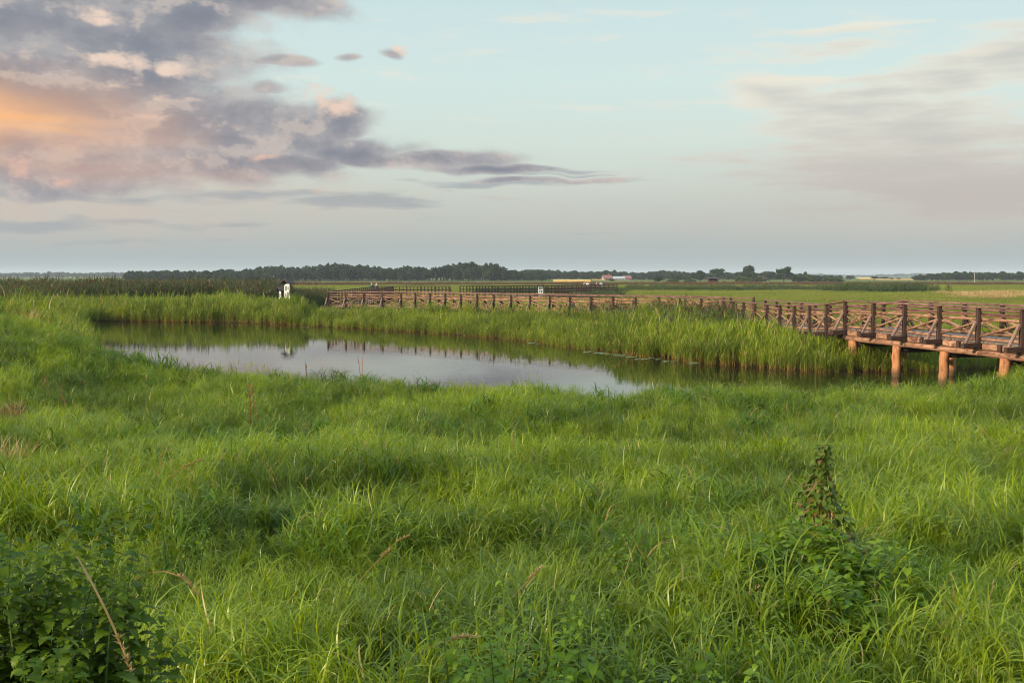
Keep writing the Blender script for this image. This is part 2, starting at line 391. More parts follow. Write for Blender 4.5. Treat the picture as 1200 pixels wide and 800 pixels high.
def scatter_obj(name, protos, pts, zrot, scl, idx, tilt, mats, zscl=None):
    """one object: the clump shapes and the points they stand on; a node group puts a clump on every point"""
    Vs, Fs, BL, BT, PF, MI, PP = [], [], [], [], [], [], []; n = 0
    for k, p in enumerate(protos):
        V, Fc, bl, bt, mi = p.arrays(); Vs.append(V); Fs.append(Fc + n); BL.append(bl); BT.append(bt); PF.append(np.full(len(Fc), k)); MI.append(mi); n += len(V)
    npv = n; V = np.concatenate(Vs + [pts]); np_ = len(pts)
    z = np.zeros(npv)
    rot = np.zeros((npv + np_, 3)); rot[npv:, 0] = tilt[0]; rot[npv:, 1] = tilt[1]; rot[npv:, 2] = zrot
    sv = np.ones((npv + np_, 3)); sv[npv:, 0] = scl; sv[npv:, 1] = scl; sv[npv:, 2] = scl if zscl is None else zscl
    at = {'bl': ('FLOAT', 'POINT', np.concatenate(BL + [np.zeros(np_)])), 'bt': ('FLOAT', 'POINT', np.concatenate(BT + [np.zeros(np_)])),
          'isp': ('INT', 'POINT', np.concatenate([np.ones(npv), np.zeros(np_)]).astype(np.int32)),
          'pf': ('INT', 'FACE', np.concatenate(PF).astype(np.int32)),
          'idx': ('INT', 'POINT', np.concatenate([z, idx]).astype(np.int32)),
          'rot': ('FLOAT_VECTOR', 'POINT', rot), 'scl': ('FLOAT_VECTOR', 'POINT', sv)}
    o = mesh_obj(name, V, np.concatenate(Fs), None, None, True, at, mats, np.concatenate(MI))
    t = bpy.data.node_groups.new('scatter', 'GeometryNodeTree')
    t.interface.new_socket('Geometry', in_out='INPUT', socket_type='NodeSocketGeometry'); t.interface.new_socket('Geometry', in_out='OUTPUT', socket_type='NodeSocketGeometry')
    nd = t.nodes; ln = t.links; gi = nd.new('NodeGroupInput'); go = nd.new('NodeGroupOutput')
    def na(nm, ty):
        a = nd.new('GeometryNodeInputNamedAttribute'); a.data_type = ty; a.inputs[0].default_value = nm; return a.outputs[0]
    sep = nd.new('GeometryNodeSeparateGeometry'); sep.domain = 'POINT'
    cmp_ = nd.new('FunctionNodeCompare'); cmp_.data_type = 'INT'; cmp_.operation = 'GREATER_THAN'
    ci = [s for s in cmp_.inputs if s.type == 'INT']; ln.new(na('isp', 'INT'), ci[0]); ci[1].default_value = 0
    ln.new(gi.outputs[0], sep.inputs[0]); ln.new(cmp_.outputs[0], sep.inputs[1])
    sp = nd.new('GeometryNodeSplitToInstances'); sp.domain = 'FACE'; ln.new(sep.outputs[0], sp.inputs[0]); ln.new(na('pf', 'INT'), sp.inputs['Group ID'])
    ip = nd.new('GeometryNodeInstanceOnPoints'); ln.new(sep.outputs[1], ip.inputs['Points']); ln.new(sp.outputs[0], ip.inputs['Instance'])
    ip.inputs['Pick Instance'].default_value = True; ln.new(na('idx', 'INT'), ip.inputs['Instance Index'])
    e = nd.new('FunctionNodeEulerToRotation'); ln.new(na('rot', 'FLOAT_VECTOR'), e.inputs[0]); ln.new(e.outputs[0], ip.inputs['Rotation'])
    ln.new(na('scl', 'FLOAT_VECTOR'), ip.inputs['Scale']); ln.new(ip.outputs[0], go.inputs[0])
    md = o.modifiers.new('scatter', 'NODES'); md.node_group = t
    return tag(o, kind='stuff')

def wedge(y0, y1, dens, k=.82, off=1.5, step=1.0):
    """random points over the ground in front of the camera, dens(y) per square metre"""
    out = []; y = y0
    while y < y1:
        st = min(max(step, y * .04), y1 - y); w = k * (y + st / 2) + off; n = rng.poisson(dens(y) * 2 * w * st)
        out.append(np.stack([rng.uniform(-w, w, n), rng.uniform(y, y + st, n)], -1)); y += st
    return np.concatenate(out)

midx_ = np.array([-60, -33, -22, -14, -8, 0, 4, 9, 14, 22, 45]); midy_ = np.array([72, 70, 60, 47, 42, 36, 33, 31, 32, 34, 41])
def farside(x, y): return y > np.interp(x, midx_, midy_)

# walkway lines (near handrail)
BR = lambda t: (12.7 + .400 * t, 37.7 - 1.84 * t)
RAMP0, RAMP1 = (12.7, 37.7), (11.6, 54.2)
MIDPATH = [(11.6, 54.2), (8.7, 58.5), (0.0, 66.5), (-8.2, 74.2), (-14.2, 77.0)]
mpx = np.array([p[0] for p in MIDPATH][::-1]); mpy = np.array([p[1] for p in MIDPATH][::-1])
def on_walk(x, y, pad=.3):
    xl = np.where(y > 37.7, 11.6 + (54.2 - y) * .0667, 12.7 + (37.7 - y) * .217)
    a = (y > 24) & (y < 56.5) & (x > xl - pad) & (x < xl + 2.3 + pad)
    yl = np.interp(x, mpx, mpy)
    b = (x > -17.5) & (x < 13.4) & (y > yl - pad) & (y < yl + 2.7 + pad)
    c = (x > -17 - pad) & (x < -13) & (y > 76) & (y < 122)
    return a | b | c

# ---- near meadow
P_ = wedge(1.2, 34, lambda y: 70 if y < 9 else (52 if y < 16 else 38))
x, y = P_[:, 0], P_[:, 1]; d = pond_sd(x, y); keep = (d > -.15) & ~farside(x, y)
bush = (np.hypot(x + 1.55, y - 3.25) < .62) | ((np.hypot((x - X(965, 7)) / .85, y - 6.95) < .62) & (rng.random(len(x)) < .6))
gap = fbm(x, y, 1.1, 21, 3); keep &= (gap > .27) | (rng.random(len(x)) < .3); keep &= ~bush
for (hp, hy, hr) in [(590, 4.25, .36), (665, 4.3, .3), (800, 4.3, .3), (545, 5.6, .2), (770, 7.5, .35), (860, 5.6, .3), (600, 10.5, .4), (245, 9.5, .35)]:
    keep &= ~((np.hypot(x - X(hp, hy), y - hy) < hr) & (rng.random(len(x)) < .7))
x, y = x[keep], y[keep]; d = d[keep]
hn = fbm(x, y, 1.5, 31, 3); hb = fbm(x, y, 6, 33, 2)
s = .60 + .62 * sm(.28, .72, hn) * (.75 + .5 * hb); s *= rng.uniform(.85, 1.15, len(x))
s *= np.where(d < 1.3, 1.12, 1.0) * np.where((y > 21) & (x > 11), 1.15, 1.0) * np.where(d < 3, .92, 1) * np.where(y < 5, .85, 1)
mound = np.exp(-((x + 17) ** 2 + (y - 29) ** 2) / 60); s *= 1 - .3 * mound
tx = (fbm(x, y, 2.2, 41, 2) - .5) * 1.5; ty = (fbm(x, y, 2.2, 43, 2) - .5) * 1.5 + .12
near = [proto_grass() for _ in range(7)] + [proto_grass(6, (.32, .52), lw=(.008, .013), ll=(.22, .42), curl=(1.0, 2.6)) for _ in range(4)]
o = scatter_obj('meadow_grass', near, np.stack([x, y, ground_z(x, y)], -1), rng.uniform(0, 2 * PI, len(x)), s, rng.integers(0, len(near), len(x)), (tx, ty), [M['grass']])
tag(o, 'long bright green grass covering the foreground up to the pond', 'grass'); print('near grass', len(x))

# ---- coarse dark tufts and sparse seed heads among the grass
P_ = wedge(3.5, 28, lambda y: 4.2); x, y = P_[:, 0], P_[:, 1]; keep = (pond_sd(x, y) > .4) & (pond_sd(x, y) > 1.6) & (fbm(x, y, 1.7, 101, 3) > .57) & (fbm(x, y, 7, 105, 2) > .42); x, y = x[keep], y[keep]
cs = [proto_grass(7, (.30, .5), .13, (.012, .020), 5, (4, 7), (.26, .46), .25, (.9, 2.4)) for _ in range(4)]
o = scatter_obj('coarse_grass', cs, np.stack([x, y, ground_z(x, y)], -1), rng.uniform(0, 2 * PI, len(x)), rng.uniform(.75, 1.15, len(x)), rng.integers(0, 4, len(x)), (rng.normal(0, .12, len(x)), rng.normal(0, .12, len(x))), [M['coarse']])
tag(o, 'darker coarse grass tufts scattered in patches through the meadow', 'grass'); print('coarse', len(x))
P_ = wedge(3.5, 30, lambda y: 1.0); x, y = P_[:, 0], P_[:, 1]; keep = (pond_sd(x, y) > .3) & (fbm(x, y, 3, 111, 2) > .52 - .06 * (x < -4)); x, y = x[keep], y[keep]
def proto_seed():
    v = Veg()
    for _ in range(random.randint(1, 3)):
        b = np.array([R(-.1, .1), R(-.1, .1), 0]); P = v.blade(b, R(0, 6.28), R(.5, .72), .004, R(0, .4), R(.1, .7), 6, 0, wpow=7)
        for k in range(22):
            f = R(4.3, 6); i = min(5, int(f)); p = P[i] * (1 - (f - i)) + P[i + 1] * (f - i); v.blade(p, R(0, 6.28), R(.015, .04), .006, R(.1, .9), .3, 2)
    return v
o = scatter_obj('seed_grass', [proto_seed() for _ in range(5)], np.stack([x, y, ground_z(x, y)], -1), rng.uniform(0, 2 * PI, len(x)), rng.uniform(.8, 1.15, len(x)), rng.integers(0, 5, len(x)), (rng.normal(0, .1, len(x)), rng.normal(0, .1, len(x))), [M['seed']])
tag(o, 'thin pale brown grass seed heads sprinkled over the meadow', 'grass'); print('seed', len(x))

# ---- reeds on the far bank
P_ = wedge(28, 84, lambda y: 11, .72, 4)
x, y = P_[:, 0], P_[:, 1]; d = pond_sd(x, y); fs = farside(x, y)
yl = np.interp(x, mpx, mpy); lim = np.where(x < -14, 84 + (fbm(x, y, 5, 7) - .5) * 5, yl - .6); lim = np.where(x > 11.8, 46, lim)
lim = np.where((x > 15.5), 46.5, lim)
keep = fs & (d > -.45) & (y < lim) & (~on_walk(x, y, .1) | ((x > 12.3) & (y < 40)))
keep |= (d > 0.2) & (~fs) & (x < -12.5) & (y > 33) & (y < 75) & (d < 7)
x, y, d, fs = x[keep], y[keep], d[keep], fs[keep]
s = rng.uniform(.8, 1.12, len(x)) * (.78 + .5 * fbm(x, y, 3.0, 51)); s *= np.where(~fs, .8, 1); s *= np.where(d < .3, .85, 1); s *= .93 - .10 * sm(6, 10, x) - .30 * sm(10.0, 12.5, x) + .12 * sm(15, 16.5, x)
s *= np.where((x < 7) & (x > -16) & (d > 3), .74, 1)
reeds = [proto_reed() for _ in range(8)]; s *= np.where((x < 5) & (x > -15) & (d < 6), .60, 1) * np.where(rng.random(len(x)) < .07, 1.3, 1)
o = scatter_obj('bank_reeds', reeds, np.stack([x, y, ground_z(x, y)], -1), rng.uniform(0, 2 * PI, len(x)), s, rng.integers(0, 8, len(x)), (rng.normal(0, .06, len(x)), rng.normal(0, .06, len(x))), [M['bankreed']])
tag(o, 'dense green reeds with yellowish bases along the far bank of the pond', 'reeds'); print('bank reeds', len(x))

# ---- tall plumed reeds behind, left
P_ = wedge(58, 112, lambda y: 5.5, .60, 4)
x, y = P_[:, 0], P_[:, 1]; px = 600 + F * x / y
keep = (px < 392) & (y > 86 + (px > 330) * 6) | (px < 120) & (y > 62 + (px + 60) * .17) & (pond_sd(x, y) > 2) ; keep &= ~on_walk(x, y, 1.0)
x, y, px = x[keep], y[keep], px[keep]
s = rng.uniform(.68, 1.10, len(x)) * (.80 + .36 * fbm(x, y, 5, 61)) * np.where(px > 335, .72, 1.0) * np.where(y < 86, .9, 1)
tall = [proto_reed(9, (1.7, 2.6), .45, (.035, .06), 3, .85, (6, 9), (.35, .65), .018) for _ in range(6)]
o = scatter_obj('tall_reeds', tall, np.stack([x, y, ground_z(x, y)], -1), rng.uniform(0, 2 * PI, len(x)), s, rng.integers(0, 6, len(x)), (rng.normal(0, .09, len(x)), rng.normal(0, .09, len(x))), [M['tallreed'], M['plume']])
tag(o, 'tall dark green reeds with reddish brown plumes behind the pond', 'reeds'); print('tall reeds', len(x))

# ---- far meadow
P_ = wedge(30, 300, lambda y: 7 if y < 60 else (4.5 if y < 110 else (2.2 if y < 180 else 1.1)), .62, 3)
x, y = P_[:, 0], P_[:, 1]; d = pond_sd(x, y); px = 600 + F * x / y
yl = np.interp(x, mpx, mpy)
keep = farside(x, y) & (d > .5) & ~on_walk(x, y, .1) & ~((px < 380) & (y < 112) & (y > 88))
keep &= ~((x > -14) & (x < 12) & (y < yl - .6))
x, y, px = x[keep], y[keep], px[keep]
s = rng.uniform(.7, 1.2, len(x)) * (.6 + .9 * fbm(x, y, 9, 71)) * np.where(y > 110, 1.5, 1); s *= np.where(y < 62, .75, 1)
fm = [proto_grass(26, (.16, .34), .38, (.012, .024), 2, (1, 3), (.14, .26), .3, (.4, 1.4)) for _ in range(5)]
o = scatter_obj('far_meadow_grass', fm, np.stack([x, y, ground_z(x, y)], -1), rng.uniform(0, 2 * PI, len(x)), s, rng.integers(0, 5, len(x)), (x * 0, x * 0), [M['farmeadow']], s * .8)
tag(o, 'yellowish green marsh meadow stretching away behind the boardwalk', 'meadow'); print('far meadow', len(x))

# ---- tall weeds beside the boardwalk corner
pts = []
for (cpx, cy, sx, sy, n) in [(765, 55.5, 2.2, 1.0, 50), (795, 53.2, 1.9, 1.2, 60), (828, 50.5, 1.3, 1.6, 46), (850, 48, .7, 1.5, 20), (812, 46, 1.5, 1.2, 20), (752, 70, 3.5, 1.2, 40), (560, 63, 1, .7, 3), (410, 75.6, .5, .3, 3), (690, 60.5, 2.2, .8, 14), (720, 59.5, 2.2, .8, 22)]:
    for _ in range(n): pts.append((X(cpx, cy) + random.gauss(0, sx * .6), cy + random.gauss(0, sy * .6)))
pts = np.array(pts); x, y = pts[:, 0], pts[:, 1]; k = ~on_walk(x, y, .15) & (pond_sd(x, y) > .8); x, y = x[k], y[k]
wd = [proto_reed(7, (1.1, 1.75), .22, (.016, .03), 3, .6, (7, 11), (.2, .4), .009, .2) for _ in range(4)]
o = scatter_obj('tall_weeds', wd, np.stack([x, y, ground_z(x, y)], -1), rng.uniform(0, 2 * PI, len(x)), rng.uniform(.7, 1.05, len(x)), rng.integers(0, 4, len(x)), (rng.normal(0, .1, len(x)), rng.normal(0, .1, len(x))), [M['weed'], M['plume']])
tag(o, 'tall tangled weeds with rusty tops hiding the boardwalk corner', 'weeds')

# ---- strips of reed far out
def strip(name, label, rects, dens, proto, mats, sc_=(.8, 1.2), cat='reeds'):
    A = []
    for (p0, p1, y0, y1) in rects:
        n = int(dens * (y1 - y0) * (X(p1, (y0 + y1) / 2) - X(p0, (y0 + y1) / 2)))
        yy = rng.uniform(y0, y1, n); xx = (rng.uniform(p0, p1, n) - 600) / F * yy; wob = (fbm(xx, yy * 0, 14, 81) - .5) * (y1 - y0) * .5
        A.append(np.stack([xx, yy + wob], -1))
    A = np.concatenate(A); x, y = A[:, 0], A[:, 1]
    o = scatter_obj(name, proto, np.stack([x, y, ground_z(x, y)], -1), rng.uniform(0, 2 * PI, len(x)), rng.uniform(*sc_, len(x)) * (.75 + .5 * fbm(x, y, 10, 83)), rng.integers(0, len(proto), len(x)), (x * 0, x * 0), mats)
    tag(o, label, cat); print(name, len(x)); return o
strip('brown_reeds', 'thin reddish brown band of reeds across the far edge of the meadow', [(-120, 1320, 300, 335)], .25, [proto_reed(22, (.5, .9), 1.6, (.07, .12), 2, .8, (2, 4), (.3, .6), .05) for _ in range(3)], [M['brownreed'], M['plume']])
strip('dark_reeds', 'dark green reed patch standing in the meadow beyond the footbridge', [(962, 1094, 174, 184), (975, 1080, 170, 188), (1000, 1060, 168, 190), (1090, 1112, 178, 180)], .62, [proto_reed(16, (1.2, 1.7), .5, (.03, .05), 2, .3, (5, 8), (.4, .6), .02) for _ in range(3)], [M['corn'], M['plume']])
strip('low_reeds', 'low green reeds in a strip beyond the boardwalk', [(735, 965, 190, 215), (560, 735, 160, 178), (655, 740, 126, 134)], .45, [proto_reed(16, (.6, 1.0), .8, (.04, .07), 2, .3, (4, 6), (.3, .5), .025) for _ in range(3)], [M['corn'], M['plume']])
strip('golden_grass', 'strip of golden dry grass at the right of the meadow', [(1098, 1260, 130, 172)], .5, [proto_reed(20, (.35, .6), .8, (.025, .05), 2, 0, (3, 5), (.2, .4), .02) for _ in range(3)], [M['straw']], cat='grass')

# fields far out (raised blocks of standing crop)
def field(name, p0, p1, y0, y1, h, mat):
    mb = MB(); n = 24; V = []; 
    for i in range(n + 1):
        p = p0 + (p1 - p0) * i / n
        for yy in (y0, y1):
            xx = X(p, yy); z = gz(xx, yy); V += [(xx, yy, z - .3), (xx, yy, z + h + R(-.06, .06))]
    Fc = []
    for i in range(n):
        a = i * 4; b = a + 4; Fc += [(a, b, b + 1, a + 1), (a + 1, b + 1, b + 3, a + 3), (a + 3, b + 3, b + 2, a + 2)]
    Fc += [(0, 1, 3, 2), (n * 4, n * 4 + 2, n * 4 + 3, n * 4 + 1)]
    mb.add(V, Fc, V); tag(mb.build(name, mat), kind='structure')
field('wheat_field', 648, 692, 455, 560, .9, M['wheat']); field('stubble_field', 694, 722, 640, 720, .5, M['stubble'])
field('wheat_field', 1003, 1026, 900, 1300, .9, M['wheat']); field('stubble_field', 1026, 1076, 700, 860, .6, M['stubble'])

# ------------------------------------------------------------------ trees
def crown_veg(kind, n=900, leaf=.55):
    """crown about 8 m wide and 10 m tall standing on z=0, made of leaf clumps spread through lobes"""
    v = Veg(); lobes = []
    if kind == 'round':
        for _ in range(11): lobes.append((R(-2.4, 2.4), R(-2.4, 2.4), R(3.6, 8.0), R(1.3, 2.2)))
        lobes.append((0, 0, 6, 3.2))
    elif kind == 'tall':
        for k in range(11): z = 2.2 + k * .68; w = 2.2 * math.sin(min(1, (k + 1.5) / 11) * PI * .9) + .3; lobes.append((R(-w, w) * .6, R(-w, w) * .6, z, R(1.1, 1.9)))
    elif kind == 'gap':
        for _ in range(9): lobes.append((R(-3.4, 3.4), R(-3, 3), R(6.0, 8.2), R(1.2, 1.9)))
        for s_ in (-1, 1): lobes.append((s_ * 3.2, R(-1, 1), R(3.0, 4.5), 1.9)); lobes.append((s_ * 3.4, R(-1, 1), R(1.8, 3.), 1.6))
    else:  # shrub
        for _ in range(10): a = R(0, 2 * PI); r = R(0, 3.2); lobes.append((r * math.cos(a), r * math.sin(a), R(1.5, 7.0 - r), R(1.8, 2.8)))
        for _ in range(6): lobes.append((R(-3.4, 3.4), R(-3, 3), 1.2, 1.6))
    wts = np.array([l[3] ** 2 for l in lobes]); wts /= wts.sum()
    for _ in range(n):
        l = lobes[rng.choice(len(lobes), p=wts)]; dv = rng.normal(size=3); dv /= np.linalg.norm(dv)
        if dv[2] < -.5: dv[2] *= -.6
        p = np.array(l[:3]) + dv * l[3] * (R(.6, 1.0) if random.random() < .8 else R(1, 1.22)); p[2] = max(.1, p[2])
        s = leaf * R(.6, 1.5); a = rng.normal(size=3); a = a + dv * 1.2; a /= np.linalg.norm(a)
        u = np.cross(a, rng.normal(size=3)); u /= np.linalg.norm(u); w = np.cross(a, u)
        ang = R(0, 1)
        v.push([p - u * s + w * s * .2, p - w * s * .6, p + u * s * .9, p + w * s * .7], [(0, 1, 2, 3)], random.random(), [ang] * 4)
    return v
def trunk_veg(kind):
    v = Veg(); H = {'round': 5, 'tall': 7, 'gap': 7, 'shrub': 3}[kind]
    def tube(p0, p1, r0, r1):
        d, a, b, L = frame(p0, p1); V = []
        for i, t in enumerate((0, .5, 1)):
            c = Vector(p0) + d * L * t; r = r0 + (r1 - r0) * t
            V += [tuple(c + a * math.cos(q) * r + b * math.sin(q) * r) for q in [k * PI / 3 for k in range(6)]]
        v.push(V, [(i * 6 + k, i * 6 + (k + 1) % 6, i * 6 + 6 + (k + 1) % 6, i * 6 + 6 + k) for i in (0, 1) for k in range(6)], .5, [.5] * 18)
    tube((0, 0, -.3), (.1, .1, H), .28, .14)
    for _ in range(6):
        a = R(0, 2 * PI); z = R(.35, .8) * H; q = R(1.6, 3); tube((.05, .05, z), (math.cos(a) * q, math.sin(a) * q, z + R(1, 2.4)), .12, .04)
    return v
TP = {k: [] for k in ('round', 'tall', 'gap', 'shrub')}
for k in TP:
    for j in range({'round': 4, 'tall': 2, 'gap': 1, 'shrub': 3}[k]):
        cv = crown_veg(k, 1500 if k != 'shrub' else 1100); tv = trunk_veg(k); TP[k].append((cv, tv, {}))
def tree(kind, j, px, topy, wpx, Y, label, cat='tree', name=None, group=None, mat='treeleaf'):
    cv, tv, cache = TP[kind][j % len(TP[kind])]; x = X(px, Y); g = gz(x, Y)
    H = CAMZ + (323 - topy) / F * Y - g; W = wpx / F * Y
    e = empty(name or {'shrub': 'shrub'}.get(kind, 'tree'), (0, 0, 0), label, cat, group)
    zmax = np.concatenate(cv.V)[:, 2].max(); vx = np.concatenate(cv.V)[:, 0]; wv = vx.max() - vx.min()
    for nm, vg, mt in (('trunk', tv, 'trunk'), ('crown', cv, mat)):
        key = nm + mt
        if key not in cache: cache[key] = vg.build(nm, M[mt], e); c = cache[key]
        else: c = cache[key].copy(); COL.objects.link(c); c.parent = e
    e.location = (x, Y, g); e.rotation_euler[2] = 0; e.scale = (W / wv, W / wv * R(.8, 1.1), H / zmax)
    return e
GT = 'separate trees between the meadow and the horizon'
T = [
 ('tall', 0, 877, 310.5, 20, 560, 'tall domed dark tree standing above its neighbours left of the broad gapped tree'),
 ('round', 0, 867, 317.4, 16, 600, 'lower rounded tree touching the left flank of the tall domed tree'),
 ('round', 1, 840, 314, 20, 640, 'broad grey green tree rising right behind the brown lookout hide'),
 ('round', 2, 851, 318, 13, 690, 'medium tree with flat top filling between the hide tree and the domed tree'),
 ('tall', 1, 820, 316.4, 15, 540, 'dark pointed tree just left of the brown lookout hide'),
 ('round', 3, 829, 321, 9, 600, 'small dark tree half hidden behind the brown lookout hide'),
 ('gap', 0, 918, 312, 26, 500, 'large dark tree with an arched gap under its crown, tallest beside the green shrubs'),
 ('round', 3, 901, 317.5, 19, 560, 'dark spreading tree at the left shoulder of the large gapped tree'),
 ('tall', 0, 943, 317.8, 6, 640, 'thin lone treetop just right of the large gapped tree'),
 ('round', 1, 771, 323.4, 14, 420, 'isolated ball shaped dark bush tree in the meadow right of the farm'),
 ('round', 0, 793, 323, 13, 470, 'round tree right of the isolated ball shaped one, left of the pointed tree'),
 ('round', 2, 805, 323.6, 11, 490, 'low round tree nearest the left side of the dark pointed tree'),
 ('round', 2, 778, 317.8, 17, 784, 'wide dark tree behind the isolated ball shaped one'),
 ('round', 3, 761, 319, 13, 768, 'dark tree of even height left of the wide dark tree'),
 ('round', 0, 749, 319.5, 13, 720, 'dark tree standing right behind the long red farm roof'),
 ('tall', 1, 720, 315.7, 8, 720, 'taller of the two narrow trees rising behind the red roofed house'),
 ('tall', 0, 710, 316, 7, 744, 'paler narrow tree rising left behind the red roofed house'),
 ('round', 1, 696, 319, 13, 656, 'dark round tree at the left end of the farm'),
 ('round', 2, 701, 323.5, 11, 650, 'low dark tree just left of the red roofed house front'),
 ('round', 3, 682, 318.2, 10, 688, 'dark tree over the right end of the yellow wheat block'),
 ('round', 0, 665, 317.6, 13, 688, 'bushy dark tree over the left part of the yellow wheat block'),
 ('round', 1, 631, 316.6, 10, 560, 'rounded treetop standing out of the wood behind the small white notice board'),
 ('round', 2, 574, 312.6, 14, 560, 'rightmost large rounded treetop of the tall part of the wood'),
 ('round', 3, 552, 312.4, 12, 560, 'large treetop of the wood, second before it drops lower'),
 ('round', 1, 1024, 323.5, 10, 760, 'left and larger of the dark trees standing in the ripe yellow field'),
 ('round', 2, 1036, 324, 13, 780, 'low wide dark tree in the middle of the ripe yellow field'),
 ('tall', 1, 1044, 325.3, 5, 740, 'small narrow tree right of the low wide one in the yellow field'),
 ('tall', 0, 1052, 325.3, 6, 740, 'small narrow tree at the right end of the yellow field'),
 ('round', 0, 1110, 318.6, 10, 590, 'domed treetop rising from the low wood at the right horizon'),
 ('round', 3, 1158, 319.0, 9, 590, 'rightmost treetop rising from the low wood at the right horizon'),
]
for t in T: tree(*t, group=GT)
S = [
 (717, 326.4, 8, 560, 'low dark bush in front of the pale metal barn roof', 'treeleaf'),
 (787, 325.7, 19, 430, 'low yellowish green shrub between the ball shaped tree and its neighbour', 'shrubleaf'),
 (808, 326.2, 20, 430, 'yellowish green shrub left of the brown lookout hide', 'shrubleaf'),
 (869, 322.7, 22, 470, 'olive shrub under the rounded tree beside the domed tree', 'shrubleaf'),
 (889, 323.2, 19, 460, 'brightest green shrub, left of the large gapped tree', 'shrubleaf'),
 (882, 326.2, 19, 440, 'low light green shrub in front of the domed tree', 'shrubleaf'),
 (935, 321.7, 20, 480, 'dark olive shrub at the right foot of the large gapped tree', 'treeleaf'),
 (947, 321.2, 18, 490, 'brownish upright shrub under the thin lone treetop', 'shrubleaf'),
 (958, 323.2, 23, 480, 'dark green shrub in the middle of the shrub row right of the gapped tree', 'treeleaf'),
 (972, 324.2, 24, 470, 'rounded green shrub, second from the right end of the shrub row', 'shrubleaf'),
 (982, 325.5, 16, 470, 'lowest green shrub ending the row at its right', 'shrubleaf'),
 (984, 322.2, 9, 900, 'small far bush behind the right end of the shrub row', 'treeleaf'),
 (995, 322.2, 12, 900, 'separate small far bush left of the ripe yellow field', 'treeleaf'),
]
for k, (px, ty, w, Y, lab, mt) in enumerate(S): tree('shrub', k, px, ty, w, Y, lab, 'shrub', mat=mt, group='shrubs along the far side of the meadow')

# woods that read as one mass
def forest(name, label, prof, Y0, Y1, spacing, wid=8, n=700):
    protos = []
    for j in range(5):
        cv = crown_veg('round' if j % 3 else 'tall', n, .75); tv = trunk_veg('round'); cv.push(np.concatenate(tv.V), np.concatenate(tv.F), .5, np.concatenate(tv.bt), 1); protos.append(cv)
    pxs = [p[0] for p in prof]; tys = [p[1] for p in prof]
    area = (pxs[-1] - pxs[0]) / F * (Y0 + Y1) / 2 * (Y1 - Y0); m = int(area / spacing ** 2)
    y = rng.uniform(Y0, Y1, m); px = rng.uniform(pxs[0], pxs[-1], m); x = (px - 600) / F * y
    H = CAMZ + (322.2 - np.interp(px, pxs, tys)) / F * y - ground_z(x, y)
    H = H * (.52 + .74 * fbm(x, y * .2, 17, 91, 2)) * rng.uniform(.80, 1.10, m); sz = H / 9.5; sxy = sz ** .6 * (wid / 8) * rng.uniform(.8, 1.25, m)
    o = scatter_obj(name, protos, np.stack([x, y, ground_z(x, y)], -1), rng.uniform(0, 2 * PI, m), sxy, rng.integers(0, 5, m), (x * 0, x * 0), [M['forest'], M['trunk']], sz)
    tag(o, label, 'forest'); print(name, m)
forest('forest', 'long dark mixed wood on the horizon left of centre', [(148, 318), (200, 316.8), (255, 317.3), (330, 314.5), (365, 312), (440, 314.5), (500, 314.5), (550, 312.8), (580, 313.5), (592, 317), (640, 318)], 570, 680, 5.4, 7)
forest('forest', 'lower part of the dark wood behind the wheat block, the farm and the gapped tree', [(590, 316.5), (650, 317.6), (700, 318), (760, 318.2), (820, 319), (860, 319.6), (880, 320.2), (940, 320.8), (985, 323)], 700, 780, 5.5, 7)
forest('distant_forest', 'bluish far wood at the left edge of the horizon', [(-60, 320.0), (20, 319.0), (60, 318.4), (90, 318.8), (130, 318), (150, 318.5), (200, 318.5)], 1700, 1900, 12, 10, 400)
forest('distant_forest', 'bluish wooded rise along the horizon at right', [(760, 320.3), (800, 319.2), (860, 319.6), (950, 320.3), (1010, 321.6), (1080, 319.9), (1150, 320.8), (1260, 320.3)], 2900, 3200, 17, 14, 350)
forest('forest', 'low dark wood along the right end of the horizon', [(1070, 322), (1085, 320.3), (1120, 318.6), (1160, 318.8), (1195, 319.2), (1280, 319)], 600, 680, 5, 7, 500)

